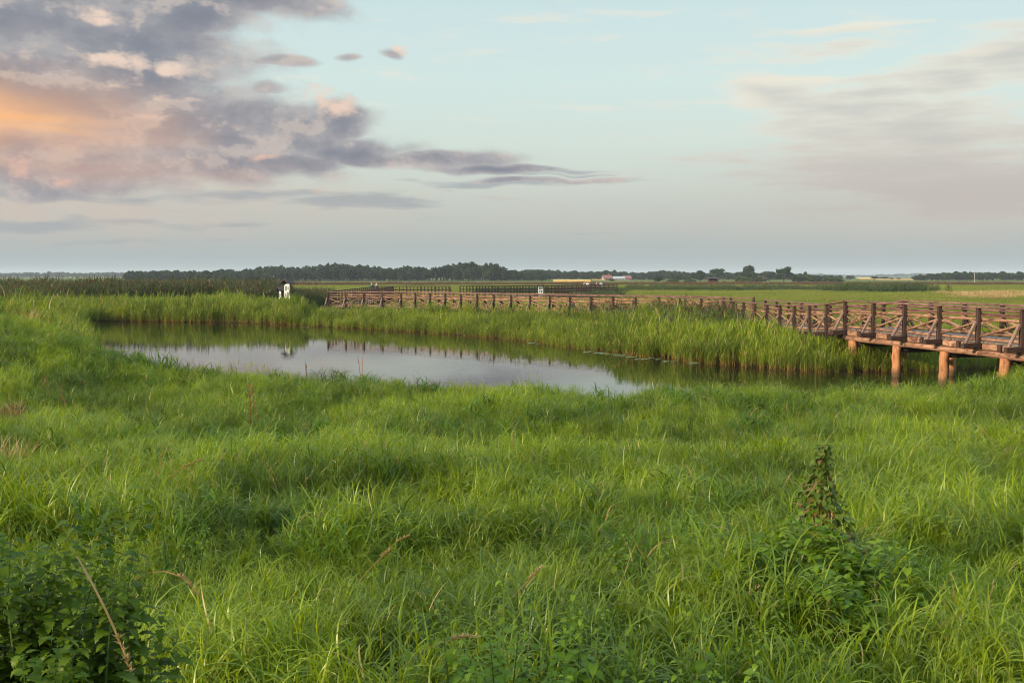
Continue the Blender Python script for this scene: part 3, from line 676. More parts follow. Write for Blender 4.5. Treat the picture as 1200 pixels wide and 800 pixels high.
# ------------------------------------------------------------------ walkways
def resample(path, step):
    P = [Vector(p) for p in path]; out = [P[0].copy()]
    for a, b in zip(P[:-1], P[1:]):
        L = (b - a).length; n = max(1, round(L / step)); out += [a.lerp(b, (k + 1) / n) for k in range(n)]
    return out
def normals(P):
    N = []
    for i in range(len(P)):
        a = (P[i] - P[i - 1]).normalized() if i else None; b = (P[i + 1] - P[i]).normalized() if i < len(P) - 1 else None
        d = ((a + b) if a and b else (a or b)).normalized(); m = 1 / max(.6, d.dot(a or d)); N.append(Vector((d.y, -d.x)) * m)
    return N
def walkway(name, path, bay, zf, label, side=1, W=2.15, piles=None, hs=.90, group='wooden walkways over the marsh', pick=False, skip_struts=False):
    """path = foot of the camera-side handrail; side=+1 puts the deck to the right of the path direction"""
    P = resample([(p[0], p[1]) for p in path], bay); Nn = [n * side for n in normals(P)]
    z = [zf(i) for i in range(len(P))]
    root = empty(name, (P[0].x, P[0].y, z[0]), label, 'footbridge' if piles else 'boardwalk', group)
    v3 = lambda p, zz: Vector((p.x, p.y, zz))
    # deck: boards across
    dk = MB(); tot = 0
    for i in range(len(P) - 1):
        a0, a1 = P[i], P[i + 1]; b0, b1 = P[i] + Nn[i] * W, P[i + 1] + Nn[i + 1] * W; n = max(4, int((a1 - a0).length / .16))
        for k in range(n):
            t = (k + .5) / n; wd = (a1 - a0).length / n - .012
            p, q = a0.lerp(a1, t), b0.lerp(b1, t); zz = z[i] + (z[i + 1] - z[i]) * t + R(-.003, .003)
            d = (q - p).normalized(); beam(dk, v3(p - d * R(.0, .04), zz - .025), v3(q + d * R(0, .04), zz - .025), wd, .05, .006)
    dk.build('deck', M['deck'], root)
    for s_ in (0, 1):
        Q = [p + n * W * s_ for p, n in zip(P, Nn)]; out = [n * (-1 if s_ == 0 else 1) for n in Nn]
        # stringers
        for i in range(len(Q) - 1):
            if i % 2 == 0:
                j = min(i + 2, len(Q) - 1)
                if piles: log_(MB_ := MB(), v3(Q[i], z[i] - .36), v3(Q[j], z[j] - .36), .105, sides=10, rings=7).build('stringer', M['log'], root, True)
                else: beam(MB_ := MB(), v3(Q[i], z[i] - .15), v3(Q[j], z[j] - .15), .10, .16).build('stringer', M['post'], root)
        for i, q in enumerate(Q):
            o_ = out[i]; top = z[i] + 1.12 * hs
            mb = MB(); beam(mb, v3(q + o_ * .09, z[i] - (.25 if piles else .35)), v3(q + o_ * .09, top), .125, .125, .014); mb.build('post', M['post'], root)
            if not skip_struts:
                mb = MB(); beam(mb, v3(q - o_ * .25, z[i] - .135), v3(q + o_ * .62, z[i] - .135), .15, .15, .012); mb.build('beam_end', M['post'], root)
                mb = MB(); beam(mb, v3(q + o_ * .52, z[i] - .07), v3(q + o_ * .165, z[i] + .66 * hs), .10, .075, .01); mb.build('strut', M['strut'], root)
            if i == len(Q) - 1: continue
            q1 = Q[i + 1]; z1 = z[i + 1]; d = (q1 - q).normalized(); in_ = -.01
            if piles:   # blocks between deck and stringer
                mb = MB(); L = (q1 - q).length
                for t in (.30, .78):
                    c = q.lerp(q1, t); beam(mb, v3(c - d * .33, z[i] - .155) + Vector((*(o_ * .05), 0)), v3(c + d * .33, z[i] - .155) + Vector((*(o_ * .05), 0)), .13, .19, .02)
                mb.build('spacer_block', M['log'], root)
                mb = MB(); c = q.lerp(q1, .54); beam(mb, v3(c - o_ * .2, z[i] - .155), v3(c + o_ * .14, z[i] - .155), .13, .17, .01); mb.build('joist_end', M['post'], root)
            for nm, ha, hb, off in (('cross_brace', .68 * hs, .13, .0), ('cross_brace', .13, .68 * hs, .07)):
                mb = MB(); log_(mb, v3(q + o_ * (off - .03), z[i] + ha), v3(q1 + o_ * (off - .03), z1 + hb), .036 if len(P) < 14 else .028, sides=7, rings=4); mb.build(nm, M['log'], root, True)
        stp = 2
        for i in range(0, len(Q) - 1, stp):
            j = min(i + stp, len(Q) - 1)
            def chain(off, h, r, nm, mat, flat=False):
                mb = MB()
                for k in range(i, j):
                    a = v3(Q[k] + out[k] * off, z[k] + h); b = v3(Q[k + 1] + out[k + 1] * off, z[k + 1] + h)
                    if flat: beam(mb, a, b, .20, .06, .012)
                    else: log_(mb, a, b, r, sides=8, rings=5, sag=R(0, .015))
                mb.build(nm, M[mat], root, not flat)
            chain(.09, 1.15 * hs, .07, 'handrail', 'toprail', True)
            chain(-.015, .93 * hs, .036 if len(Q) < 14 else .027, 'rail', 'toprail' if piles or len(Q) < 12 else 'log'); chain(-.015, .745 * hs, .044 if len(Q) < 14 else .034, 'rail', 'log')
            if i % 2 == 0 and len(Q) < 30: chain(-.015, .07, .05, 'low_rail', 'log')
            elif len(Q) >= 30: chain(-.015, .07, .05, 'low_rail', 'log')
    # piles
    if piles:
        for t in piles:
            i = int(t); fr = t - i
            for s_ in (0, 1):
                q = (P[i] + Nn[i] * W * s_).lerp(P[min(i + 1, len(P) - 1)] + Nn[i] * W * s_, fr); g = gz(q.x, q.y)
                mb = MB(); log_(mb, v3(q, -.65), v3(q, z[i] - .44), .17, .15, sides=14, rings=9, jit=.04); mb.build('pile', M['pile'], root, True)
            a = P[i].lerp(P[min(i + 1, len(P) - 1)], fr); b = a + Nn[i] * W
            mb = MB(); log_(mb, v3(a - Nn[i] * .1, z[i] - .56), v3(b + Nn[i] * .1, z[i] - .56), .11, sides=10); mb.build('cap_beam', M['post'], root, True)
    else:
        for i in range(0, len(P), 3):
            for s_ in (0, 1):
                q = P[i] + Nn[i] * W * (.08 + .84 * s_); mb = MB(); log_(mb, v3(q, gz(q.x, q.y) - .3), v3(q, z[i] - .24), .10, sides=9); mb.build('stilt', M['pile'], root, True)
    return root
ZB = 1.51   # deck height over the water
b0 = BR(0); b8 = BR(7)
walkway('footbridge', [b0, b8], 1.883, lambda i: ZB, 'raised wooden footbridge on round orange brown piles at the right, with crossed railings', side=-1, piles=[.25, 1.72, 3.1, 4.6, 6.2])
walkway('boardwalk', [RAMP0, RAMP1], 1.84, lambda i: [ZB - .005, 1.33, 1.24, 1.18][i] if i < 4 else 1.13, 'receding wooden boardwalk with crossed railings leading away from the footbridge to the corner')
def zmid(i): return 1.13
walkway('boardwalk', MIDPATH[:1] + [(8.7, 58.5), (0.0, 66.5), (-8.2, 74.2), (-14.2, 77.0)], 1.62, zmid, 'long wooden boardwalk with light rails and dark posts crossing behind the pond', side=1, hs=.98)

def far_walk(path, bay, label, W=2.0, z0=1.0, dense=.3, end=False):
    P = resample(path, bay); Nn = normals(P); root = empty('boardwalk', (P[0].x, P[0].y, z0), label, 'boardwalk', 'wooden walkways over the marsh')
    v3 = lambda p, zz: Vector((p.x, p.y, zz))
    mb = MB()
    for i in range(len(P) - 1):
        a, b = P[i] + Nn[i] * W / 2, P[i + 1] + Nn[i + 1] * W / 2; beam(mb, v3(a, z0 - .04), v3(b, z0 - .04), W, .08)
    mb.build('deck', M['deck'], root)
    for s_ in (0, 1):
        Q = [p + n * W * s_ for p, n in zip(P, Nn)]
        for i, q in enumerate(Q):
            mb = MB(); beam(mb, v3(q, gz(q.x, q.y) - .2), v3(q, z0 + 1.2), .14, .14); mb.build('post', M['post'], root)
        for h, nm in ((1.22, 'handrail'), (.82, 'rail'), (.45, 'rail')):
            for i in range(0, len(Q) - 1, 3):
                mb = MB()
                for k in range(i, min(i + 3, len(Q) - 1)): beam(mb, v3(Q[k], z0 + h), v3(Q[k + 1], z0 + h), .10, .10 if h < 1 else .07)
                mb.build(nm, M['post'] if h > 1 else M['post'], root)
        for i in range(len(Q) - 1):
            mb = MB(); n = max(1, int((Q[i + 1] - Q[i]).length / dense))
            for k in range(1, n): p = Q[i].lerp(Q[i + 1], k / n); beam(mb, v3(p, z0 + .1), v3(p, z0 + 1.16), .07, .07)
            if n > 1: mb.build('railing_panel', M['post'], root)
    if end:
        q = P[-1]; mb = MB(); beam(mb, v3(q, z0 + 1.2), (q.x + .9, q.y, gz(q.x, q.y)), .1, .1); mb.build('end_brace', M['post'], root)
    return root
far_walk([(-14.6, 79.5), (-16.2, 119)], 2.0, 'side boardwalk running straight back from the left end of the long one', dense=9)
far_walk([(-16.2, 120.5), (X(526, 121), 121.5)], 1.6, 'far dark boardwalk with latticed railing above the left end of the long one', dense=.42, end=True)
far_walk([(X(539, 122), 122.5), (X(640, 128), 128), (X(708, 146), 146)], 1.7, 'far dark latticed boardwalk right of the gap, behind the notice board', dense=.42)

# ------------------------------------------------------------------ notice stands
def stand(px, Y, rot, label, w=.95, bh=1.35, zt=2.2, roofw=.45, rl=1.15, panels=2, small=False):
    x = X(px, Y); g = gz(x, Y); e = empty('notice_stand', (0, 0, 0), label, 'notice board', 'roofed notice stands')
    for s_ in (-1, 1):
        mb = MB(); beam(mb, (s_ * w / 2, 0, -.3), (s_ * w / 2, 0, zt - .25), .11, .11); mb.build('post', M['post'], e)
    bz = zt - .32 - bh
    mb = MB(); box(mb, (-w / 2 + .06, -.075, bz), (w / 2 - .06, -.045, bz + bh)); b = mb.build('board', M['whiteboard'], e)
    mb = MB(); box(mb, (-w / 2 + .06, .045, bz), (w / 2 - .06, .075, bz + bh)); mb.build('board', M['whiteboard'], e)
    for (u0, v0, u1, v1) in [(.12, .62, .52, .9), (.6, .68, .88, .86), (.12, .34, .42, .52), (.5, .3, .86, .58), (.2, .1, .7, .2)]:
        mb = MB(); bw = w - .12; x0 = -w / 2 + .06; box(mb, (x0 + u0 * bw, -.079, bz + v0 * bh), (x0 + u1 * bw, -.073, bz + v1 * bh)); mb.build('picture', M['pictures'], b)
    rf = MB()
    for s_ in (-1, 1):
        V = []; 
        for yy in (-rl / 2, rl / 2):
            pass
        a = Vector((0, 0, zt + .02)); h = Vector((s_ * (w / 2 + .16), 0, zt - .30))
        d = (h - a); nrm = Vector((-d.z * s_, 0, d.x * s_)).normalized() * .05 * (1 if s_ > 0 else 1)
        V = [a + Vector((0, -roofw, 0)), h + Vector((0, -roofw, 0)), h + Vector((0, roofw, 0)), a + Vector((0, roofw, 0))]
        V += [p + Vector((s_ * .012, 0, .055)) for p in V]
        rf.add(V, [(0, 1, 2, 3), (7, 6, 5, 4), (0, 4, 5, 1), (1, 5, 6, 2), (2, 6, 7, 3), (3, 7, 4, 0)], V)
    rf.build('roof', M['roofshake'], e)
    mb = MB(); beam(mb, (-w / 2 - .1, 0, zt - .30), (w / 2 + .1, 0, zt - .30), .1, .1); mb.build('crossbeam', M['post'], e)
    e.location = (x, Y, g); e.rotation_euler[2] = rot; return e
stand(337.2, 82, math.radians(-30), 'larger roofed notice stand with white picture boards at the left end of the pond bank', zt=2.75, w=.66, bh=1.5)
stand(329.2, 83, math.radians(-50), 'smaller roofed notice stand with narrow white board, behind the larger stand', zt=2.15, w=.42, bh=1.3, roofw=.3)
stand(633.5, 118, math.radians(4), 'small roofed white notice board standing alone in the meadow at the centre', zt=2.15, w=.72, bh=1.1, roofw=.4)

# lookout hide
x = X(835, 330); g = gz(x, 330); e = empty('lookout_hide', (x, 330, g), 'small brown timber lookout hide on legs among the far trees', 'lookout hide')
mb = MB(); [beam(mb, (x + a, 330 + b, g - .2), (x + a, 330 + b, g + .9), .2, .2) for a in (-1.5, 1.5) for b in (-1, 1)]; mb.build('leg', M['post'], e)
mb = MB(); box(mb, (x - 1.6, 328.8, g + .6), (x + 1.6, 328.9, g + 1.55)); box(mb, (x - 1.6, 331.1, g + .6), (x + 1.6, 331.2, g + 2.15)); box(mb, (x - 1.6, 328.9, g + .6), (x - 1.5, 331.1, g + 2.15)); box(mb, (x + 1.5, 328.9, g + .6), (x + 1.6, 331.1, g + 1.55)); box(mb, (x - 1.6, 328.8, g + .5), (x + 1.6, 331.2, g + .6)); mb.build('wall', M['post'], e)
mb = MB(); [beam(mb, (x + a, 328.85, g + 1.55), (x + a, 328.85, g + 2.15), .14, .14) for a in (-1.5, -.2, 1.5)]; mb.build('window_post', M['post'], e)
mb = MB(); mb.add([(x-1.9, 328.4, g+2.1), (x+1.9, 328.4, g+2.1), (x+1.9, 331.6, g+2.4), (x-1.9, 331.6, g+2.4), (x-1.9, 328.4, g+2.22), (x+1.9, 328.4, g+2.22), (x+1.9, 331.6, g+2.52), (x-1.9, 331.6, g+2.52)], [(0,3,2,1),(4,5,6,7),(0,1,5,4),(1,2,6,5),(2,3,7,6),(3,0,4,7)]); mb.build('roof', M['roofshake'], e)

# farm
def house(name, px, Y, w, d, hw, hr, roof, label, rot=0., wall='plaster', cat='house'):
    x = X(px, Y); g = gz(x, Y); e = empty(name, (0, 0, 0), label, cat, 'farm buildings at the horizon')
    mb = MB(); mb.add([(-w/2,-d/2,-.3),(w/2,-d/2,-.3),(w/2,d/2,-.3),(-w/2,d/2,-.3),(-w/2,-d/2,hw),(w/2,-d/2,hw),(w/2,d/2,hw),(-w/2,d/2,hw),(-w/2,0,hw+hr-.15),(w/2,0,hw+hr-.15)],
        [(0,1,5,4),(2,3,7,6),(0,4,8,7,3),(1,2,6,9,5)]); mb.build('wall', M[wall], e)
    mb = MB(); o_ = .6
    for s_ in (-1, 1):
        k = hr / (d / 2); V = [(-w/2-o_, s_*(d/2+o_), hw-k*o_), (w/2+o_, s_*(d/2+o_), hw-k*o_), (w/2+o_, 0, hw+hr), (-w/2-o_, 0, hw+hr)]
        V += [(a, b, c + .2) for a, b, c in V]; mb.add(V, [(0,1,2,3),(4,5,6,7),(0,1,5,4),(1,2,6,5),(2,3,7,6),(3,0,4,7)], V)
    r = mb.build('roof', M[roof], e)
    if cat == 'house': mb = MB(); box(mb, (w*.2, -.4, hw+hr*.5), (w*.2+.8, .4, hw+hr+1)); mb.build('chimney', M['redroof'], r)
    for k in range(3):
        mb = MB(); xx = -w/2 + w*(k+.7)/3.4; box(mb, (xx, -d/2-.05, hw*.35), (xx+1.1, -d/2-.005, hw*.8)); mb.build('window', M['window'], e)
    e.location = (x, Y, g); e.rotation_euler[2] = rot; return e
house('farmhouse', 711, 640, 5.2, 6, 1.3, 1.9, 'redroof', 'farmhouse with steep red roof at the left of the farm', .2)
house('barn', 724.8, 630, 6.4, 6, 1.2, 1.2, 'greyroof', 'barn with pale grey metal roof in the middle of the farm', 0, cat='barn')
house('barn', 734.5, 650, 4.2, 5, 1.3, 1.5, 'redroof', 'low red roofed outbuilding at the right of the farm', .05, cat='barn')
house('farmhouse', 893, 560, 3.2, 4, 1.6, 1.0, 'roofshake', 'tiny pale cottage peeping out between the shrubs left of the gapped tree', .3)

x = X(1141, 420); g = gz(x, 420); mb = MB(); log_(mb, (x, 420, g - .5), (x, 420, g + 4.2), .09, .07, sides=8); e = tag(mb.build('utility_pole', M['pole'], None, True), 'thin pale concrete pole before the low wood at the right', 'pole')

# ------------------------------------------------------------------ people far off on the boardwalk
def person(px, Y, z, label, shirt, trous, hair, face=0., lean=0.):
    x = X(px, Y); e = empty('person', (0, 0, 0), label, 'person', 'walkers on the far boardwalk')
    def skin(name, pts, edges, mat, par):
        me = bpy.data.meshes.new(name); me.from_pydata([p[:3] for p in pts], edges, []); me.materials.append(mat)
        o = bpy.data.objects.new(name, me); COL.objects.link(o); o.parent = par
        md = o.modifiers.new('skin', 'SKIN'); o.modifiers.new('sub', 'SUBSURF').levels = 1
        o.modifiers[-1].render_levels = 1
        for i, p in enumerate(pts): me.skin_vertices[0].data[i].radius = (p[3], p[3] * (p[4] if len(p) > 4 else 1))
        me.skin_vertices[0].data[0].use_root = True; md.use_smooth_shade = True
        return o
    B = [(0,0,.93,.13,.8),(0,0,1.15,.125,.75),(0,0,1.38,.14,.7),(0,0,1.47,.06),(0,0,1.54,.055),(0,-.01,1.63,.085,1.1),(0,0,1.73,.07,1.1),
         (-.18,0,1.40,.055),(-.23,.02,1.14,.042),(-.22,-.08,.90,.032),(-.22,-.11,.82,.03),(.18,0,1.40,.055),(.23,.02,1.14,.042),(.22,-.08,.90,.032),(.22,-.11,.82,.03),
         (-.09,0,.86,.085),(-.10,-.02,.48,.06),(-.10,.03,.09,.042),(-.10,-.12,.04,.036),(.09,0,.86,.085),(.10,-.06,.48,.06),(.10,.0,.09,.042),(.10,-.15,.04,.036)]
    E = [(0,1),(1,2),(2,3),(3,4),(4,5),(5,6),(2,7),(7,8),(8,9),(9,10),(2,11),(11,12),(12,13),(13,14),(0,15),(15,16),(16,17),(17,18),(0,19),(19,20),(20,21),(21,22)]
    body = skin('body', B, E, PM['skin'], e)
    skin('shirt', [(0,0,.92,.155,.85),(0,0,1.15,.145,.82),(0,0,1.37,.158,.78),(-.18,0,1.40,.072),(-.225,.02,1.17,.06),(.18,0,1.40,.072),(.225,.02,1.17,.06)], [(0,1),(1,2),(2,3),(3,4),(2,5),(5,6)], PM[shirt], e)
    skin('trousers', [(0,0,.95,.14,.85),(-.09,0,.84,.10),(-.10,-.02,.48,.078),(-.10,.03,.12,.062),(.09,0,.84,.10),(.10,-.06,.48,.078),(.10,0,.12,.062)], [(0,1),(1,2),(2,3),(0,4),(4,5),(5,6)], PM[trous], e)
    skin('hair', [(0,.03,1.62,.075),(0,.03,1.70,.09),(0,0,1.76,.075)], [(0,1),(1,2)], PM[hair], e)
    e.location = (x, Y, z); e.rotation_euler = (0, lean, face); return e
PM = {'skin': simple('skin', (.45, .25, .17), .6, .05), 'white': simple('white_cloth', (.75, .75, .74), .8, .05), 'pink': simple('pink_cloth', (.55, .30, .30), .8, .05),
      'teal': simple('teal_cloth', (.05, .16, .16), .8, .1), 'blue': simple('pale_blue_cloth', (.42, .55, .66), .8, .05), 'dark': simple('dark_cloth', (.03, .035, .05), .8, .1),
      'brown': simple('brown_hair', (.05, .03, .02), .7, .1), 'red': simple('red_cloth', (.40, .05, .04), .8, .1)}
person(436, 121.6, 1.0, 'walker in dark teal top, left of a pair on the far latticed boardwalk', 'teal', 'dark', 'brown', .4)
person(441.5, 122.3, 1.0, 'walker in dark teal top, right of a pair on the far latticed boardwalk', 'teal', 'dark', 'brown', -.5)
person(685, 139.6, 1.0, 'walker in faded pink top beside the one in bright white', 'pink', 'dark', 'brown', .8)
person(688.5, 141.2, 1.0, 'walker in bright white top, the most visible on the far boardwalk', 'white', 'dark', 'brown', -.2)
person(699, 143.2, 1.0, 'walker in pink top between the white and the pale blue ones', 'pink', 'dark', 'brown', 1.2)
person(704.5, 144.6, 1.0, 'walker in pale blue top, rightmost on the far boardwalk', 'blue', 'dark', 'brown', .2)

# ------------------------------------------------------------------ lily pads
lp = None; lily_px = [(688, 411.5), (694, 412.2), (700, 413), (707, 413.5), (713, 414), (719, 414.6), (724, 416), (731, 417.5), (737, 418.6), (742, 418.3), (748, 419.5), (756, 420.2), (764, 420.6), (772, 421.5), (781, 422.6), (790, 424), (812, 426), (815, 426.6), (623, 401.5), (631, 402), (355, 383.2), (361, 383.5)]
for (px, py) in lily_px:
    Y = CAMZ * F / (py - 322.6); Y += R(-.5, .5); x = X(px, Y)
    if lp is None:
        mb = MB(); n = 18; V = [(0, 0, .014)] + [(math.cos(.15 + q / n * 6.0) * .17 * (1 + .05 * math.sin(q * 3)), math.sin(.15 + q / n * 6.0) * .17, .012 + .012 * random.random()) for q in range(n + 1)]
        V += [(a, b, c - .008) for a, b, c in V]; m_ = n + 2
        Fc = [(0, k + 1, k + 2) for k in range(n)] + [(m_, m_ + k + 2, m_ + k + 1) for k in range(n)] + [(k + 1, m_ + k + 1, m_ + k + 2, k + 2) for k in range(n)]
        mb.add(V, Fc, V); lp = mb.build('lily_pad', M['lily']); o = lp
    else: o = lp.copy(); COL.objects.link(o)
    o.location = (x, Y, .004 + random.random() * .004); o.rotation_euler[2] = R(0, 6.28); s_ = R(.6, 1.3); o.scale = (s_ * 1.15, s_, 1)
    tag(o, 'round lily leaf floating on the dark water below the far reeds', 'lily pad', 'lily leaves floating near the far bank')

# ------------------------------------------------------------------ near plants
def nettle(x, y, h, label, n=1, spread=.0, leafL=(.06, .11), name='nettle', teeth=.45, mat='nettle', cat='nettle', group=None, step=.065, top=True, heart=.3):
    e = empty(name, (x, y, gz(x, y)), label, cat, group); g = gz(x, y); sv = Veg(); lv = Veg()
    for _ in range(n):
        a = R(0, 2 * PI); r = spread * math.sqrt(random.random()); H = h * R(.75, 1.05); bx, by = x + r * math.cos(a), y + r * math.sin(a)
        P = sv.blade((bx, by, g - .03), a, H, .008, R(.0, .12) + r * .25, R(0, .25), 6, R(0, 1), wpow=4); 

        k = .12; q = R(0, 6)
        while k < 1.0:
            f = k * 6; i = min(5, int(f)); p = P[i] * (1 - (f - i)) + P[i + 1] * (f - i); sc2 = (1.0 if k < .75 else 1.25 - k * .75) * min(1, .5 + k)
            for s_ in (0, PI):
                L = R(*leafL) * sc2; az = q + s_ + R(-.3, .3); pl = L * .35
                b = p + np.array([math.cos(az) * pl, math.sin(az) * pl, pl * .3])
                sv.blade(p, az, pl * 1.05, .004, 1.2, .1, 1)
                lv.leaf(b, az, L, L * R(.55, .68), R(-.3, .45), R(.35, .8), teeth, 9 if teeth else 6, heart=heart, roll=R(-.3, .3))
            q += PI / 2 + R(-.2, .2); k += step * R(.8, 1.2) / H * (1 if k < .8 else .6)
    sv.build('stems', M['stem'], e); lv.build('leaves', M[mat], e); return e
# bush of nettles bottom left
nb = [(-1.78, 3.30, 1.60), (-1.66, 3.42, 1.58), (-1.52, 3.38, 1.42), (-1.72, 3.12, 1.48), (-1.56, 3.16, 1.30), (-1.92, 3.45, 1.64), (-1.44, 3.34, 1.16), (-1.38, 3.46, 1.02), (-1.62, 2.98, 1.22), (-1.46, 3.06, 1.0)]
GN = 'nettles in the clump at the lower left'
nl = ['tall nettle at the very left edge of the picture, in the clump', 'nettle in the middle back of the clump, with bright top leaves', 'nettle with hanging toothed leaves, centre of the clump', 'nettle at the front left of the clump', 'nettle low in the front middle of the clump', 'tallest nettle, at the back left of the clump', 'nettle on the right side of the clump', 'short nettle at the right back rim of the clump', 'lowest nettle at the front of the clump', 'short nettle at the right front rim of the clump']
for (a, b, h), l in zip(nb, nl): nettle(a, b, h - (gz(a, b) - 1.15), l, 11, .15, group=GN, leafL=(.065, .11), step=.042)
nettle(-1.27, 3.9, .55, 'leafy bindweed tangle right beside the nettle clump', 4, .16, (.04, .075), 'bindweed', 0, 'vine', 'bindweed', 'bindweed tangles in the grass')
nettle(-2.55, 7.4, .62, 'small leafy herb patch in the grass behind the nettle clump', 8, .25, (.03, .05), 'herb_patch', 0, 'vine', 'herb', 'low leafy herbs in the grass')
for (px, Y, h, n, sp, lab) in [(590, 4.25, .88, 22, .38, 'broad leafy herb patch at the bottom centre edge'), (665, 4.3, .84, 14, .30, 'leafy herb patch at the bottom, right of the broadest one'), (800, 4.3, .78, 12, .3, 'leafy herb patch at the bottom right of centre'), (545, 5.6, .5, 5, .22, 'small herb patch above the broad bottom one'), (770, 7.5, .62, 9, .4, 'leafy herbs left of the vine covered spire'), (860, 5.6, .55, 7, .3, 'low leafy herbs below the left side of the vine mound'), (960, 5.3, .45, 5, .25, 'low leafy herbs near the lower right corner'), (600, 10.5, .62, 8, .4, 'leafy herbs in the middle of the meadow'), (245, 9.5, .6, 7, .35, 'pale leafy herbs around the dry stalks in the left meadow')]:
    nettle(X(px, Y), Y, h, lab, n, sp, (.045, .08), 'herb_patch', 0, 'vine', 'herb', 'low leafy herbs in the grass', step=.05)

# vine covered spire and mound, right
def mound(px, Y, H, rad, nleaf, label, group='bindweed tangles in the grass', name='bindweed_mound'):
    x, y = X(px, Y), Y; g = gz(x, y); e = empty(name, (x, y, g), label, 'bindweed', group); lv = Veg(); sv = Veg()
    for _ in range(nleaf):
        a = R(0, 2 * PI); r = math.sqrt(random.random()) * rad; hh = H * (1 - (r / rad) ** 1.6) * R(.55, 1.06) + .12
        lv.leaf((x + r * math.cos(a), y + r * math.sin(a), g + hh), R(0, 2 * PI), R(.04, .085), R(.035, .06), R(-.5, .5), R(.1, .6), 0, 5, heart=.42, roll=R(-.4, .4))
    for _ in range(nleaf // 14):
        a = R(0, 2 * PI); r = random.random() * rad; sv.blade((x + r * math.cos(a), y + r * math.sin(a), g), R(0, 2 * PI), H * R(.6, 1.3), .006, R(0, .6), R(.2, 1.6), 6)
    sv.build('stems', M['stem'], e); lv.build('leaves', M['vine'], e); return e
mound(950, 7.1, .66, .70, 1500, 'broad mound of bindweed leaves at the foot of the spire'); mound(890, 6.9, .56, .55, 620, 'lower left lobe of the bindweed mound, left of the spire'); mound(1040, 6.8, .56, .50, 620, 'lower right lobe of the bindweed mound, right of the spire'); mound(975, 6.2, .50, .50, 560, 'front lobe of the bindweed mound, nearest the viewer')
x, y = X(968, 7.6), 7.6; g = gz(x, y); e = empty('vine_spire', (x, y, g), 'pointed spire of dead stems wrapped in dark bindweed leaves', 'bindweed'); lv = Veg(); sv = Veg(); H = CAMZ - (522 - 323) / F * 7.6 - g
for k in range(44):
    a = R(0, 2 * PI); r = R(.04, .27); bx, by = x + r * math.cos(a), y + r * math.sin(a)
    sv.blade((bx, by, g), a + PI + R(-.3, .3), H * R(.6, .98), R(.004, .008), r / H * 1.0, R(-.02, .1), 6, R(0, 2), wpow=6)
for k in range(14): sv.blade((x + R(-.08, .08), y - R(0, .1), g + H * R(.35, .8)), R(0, 6.28), R(.12, .32), R(.008, .013), R(.5, 2.4), R(-.4, .5), 3, R(0, 2), wpow=5)
sv.build('stems', M['deadstem'], e)
for k in range(620):
    f = random.random() ** .8; r = (.40 * (1 - f) ** 1.3 + .035) * R(.4, 1.1); a = R(0, 2 * PI)
    lv.leaf((x + r * math.cos(a) + .02 * math.sin(f * 7), y + r * math.sin(a), g + H * (.12 + .88 * f)), a + R(-.9, .9), R(.05, .09) * (1.1 - .5 * f), R(.04, .065) * (1.1 - .5 * f), R(-1.3, .1), R(.1, .5), 0, 5, heart=.42, roll=R(-.4, .4))
lv.build('leaves', M['weedvine'], e)
# long bent blades sticking out at the spire's foot
for sgn, lab in ((-1, 'dry stalks leaning out left of the vine spire'), (1, 'dry stalks leaning out right of the vine spire')):
    v = Veg()
    for k in range(5): v.blade((x + sgn * .12, y - .2, g + .35), (PI if sgn < 0 else 0) + R(-.5, .5), R(.3, .6), .009, R(.5, 1.1), R(-.4, .4), 4)
    tag(v.build('dry_stalks', M['deadstem']), lab, 'dry stalks')

# single dry stalks
def stalk(px, py, Y, L, lean, curl, az, label, W=.012, mat='straw', head=True, name='dry_stalk'):
    """px,py = where its top shows, about Y metres out"""
    x = X(px, Y); z = CAMZ - (py - 323) / F * Y; v = Veg(); v2 = Veg()
    th = np.linspace(0, 1, 9); P = v2.blade((0, 0, 0), az, L, W, lean, curl, 8); base = (x - P[-1][0], Y - P[-1][1], z - P[-1][2])
    P = v.blade(base, az, L, W * .7, lean, curl, 8, 0, wpow=7); v.blade(base, az, L, W * .7, lean, curl, 8, 1.5, wpow=7)
    if head:
        for k in range(60):
            f = R(.72, 1.0) * 8; i = min(7, int(f)); p = P[i] * (1 - (f - i)) + P[i + 1] * (f - i)
            v.blade(p, R(0, 6.28), R(.015, .03), .007, R(.1, 1.2), .3, 2)
    tag(v.build(name, M[mat]), label, 'dry stalk', 'dry stalks standing in the green grass')
stalk(225, 705, 4.6, .55, .5, 2.2, -.2, 'thick straw coloured stalk arching over right of the nettle clump', .016)
stalk(142, 797, 3.1, .42, 2.4, .3, -.5, 'straw coloured seed stalk hanging down across the nettle clump', .012)
stalk(636, 669, 5.6, .4, .75, .1, .2, 'straight pale stalk slanting right below the middle of the meadow', .012)
stalk(560, 755, 4.3, .42, .8, .9, .1, 'bent tan stalk over the broad herb patch at the bottom centre', .010)
stalk(478, 632, 7.0, .35, .5, .8, 0, 'short bent straw stalk in the meadow left of centre', .012)
stalk(456, 648, 6.6, .3, .7, .3, .3, 'short straight straw stalk beside the short bent one', .012)
stalk(743, 630, 7.0, .3, -.6, .2, .3, 'forked pale stalk in the grass left of the vine mound', .011, head=False)
stalk(748, 640, 7.0, .25, .3, .2, .3, 'upright pale stalk touching the forked one', .011, head=False)
stalk(190, 525, 10.0, .45, .15, .2, 0, 'upright straw stalk in the left meadow', .013); stalk(236, 540, 9.6, .4, .8, .6, 0, 'slanted straw stalk right of the upright one in the left meadow', .013); stalk(224, 545, 9.6, .35, .6, .9, .3, 'bent straw stalk between two others in the left meadow', .013)
stalk(1150, 500, 14, .5, .4, .5, 2.8, 'straw stalk in the grass below the footbridge piles', .013)
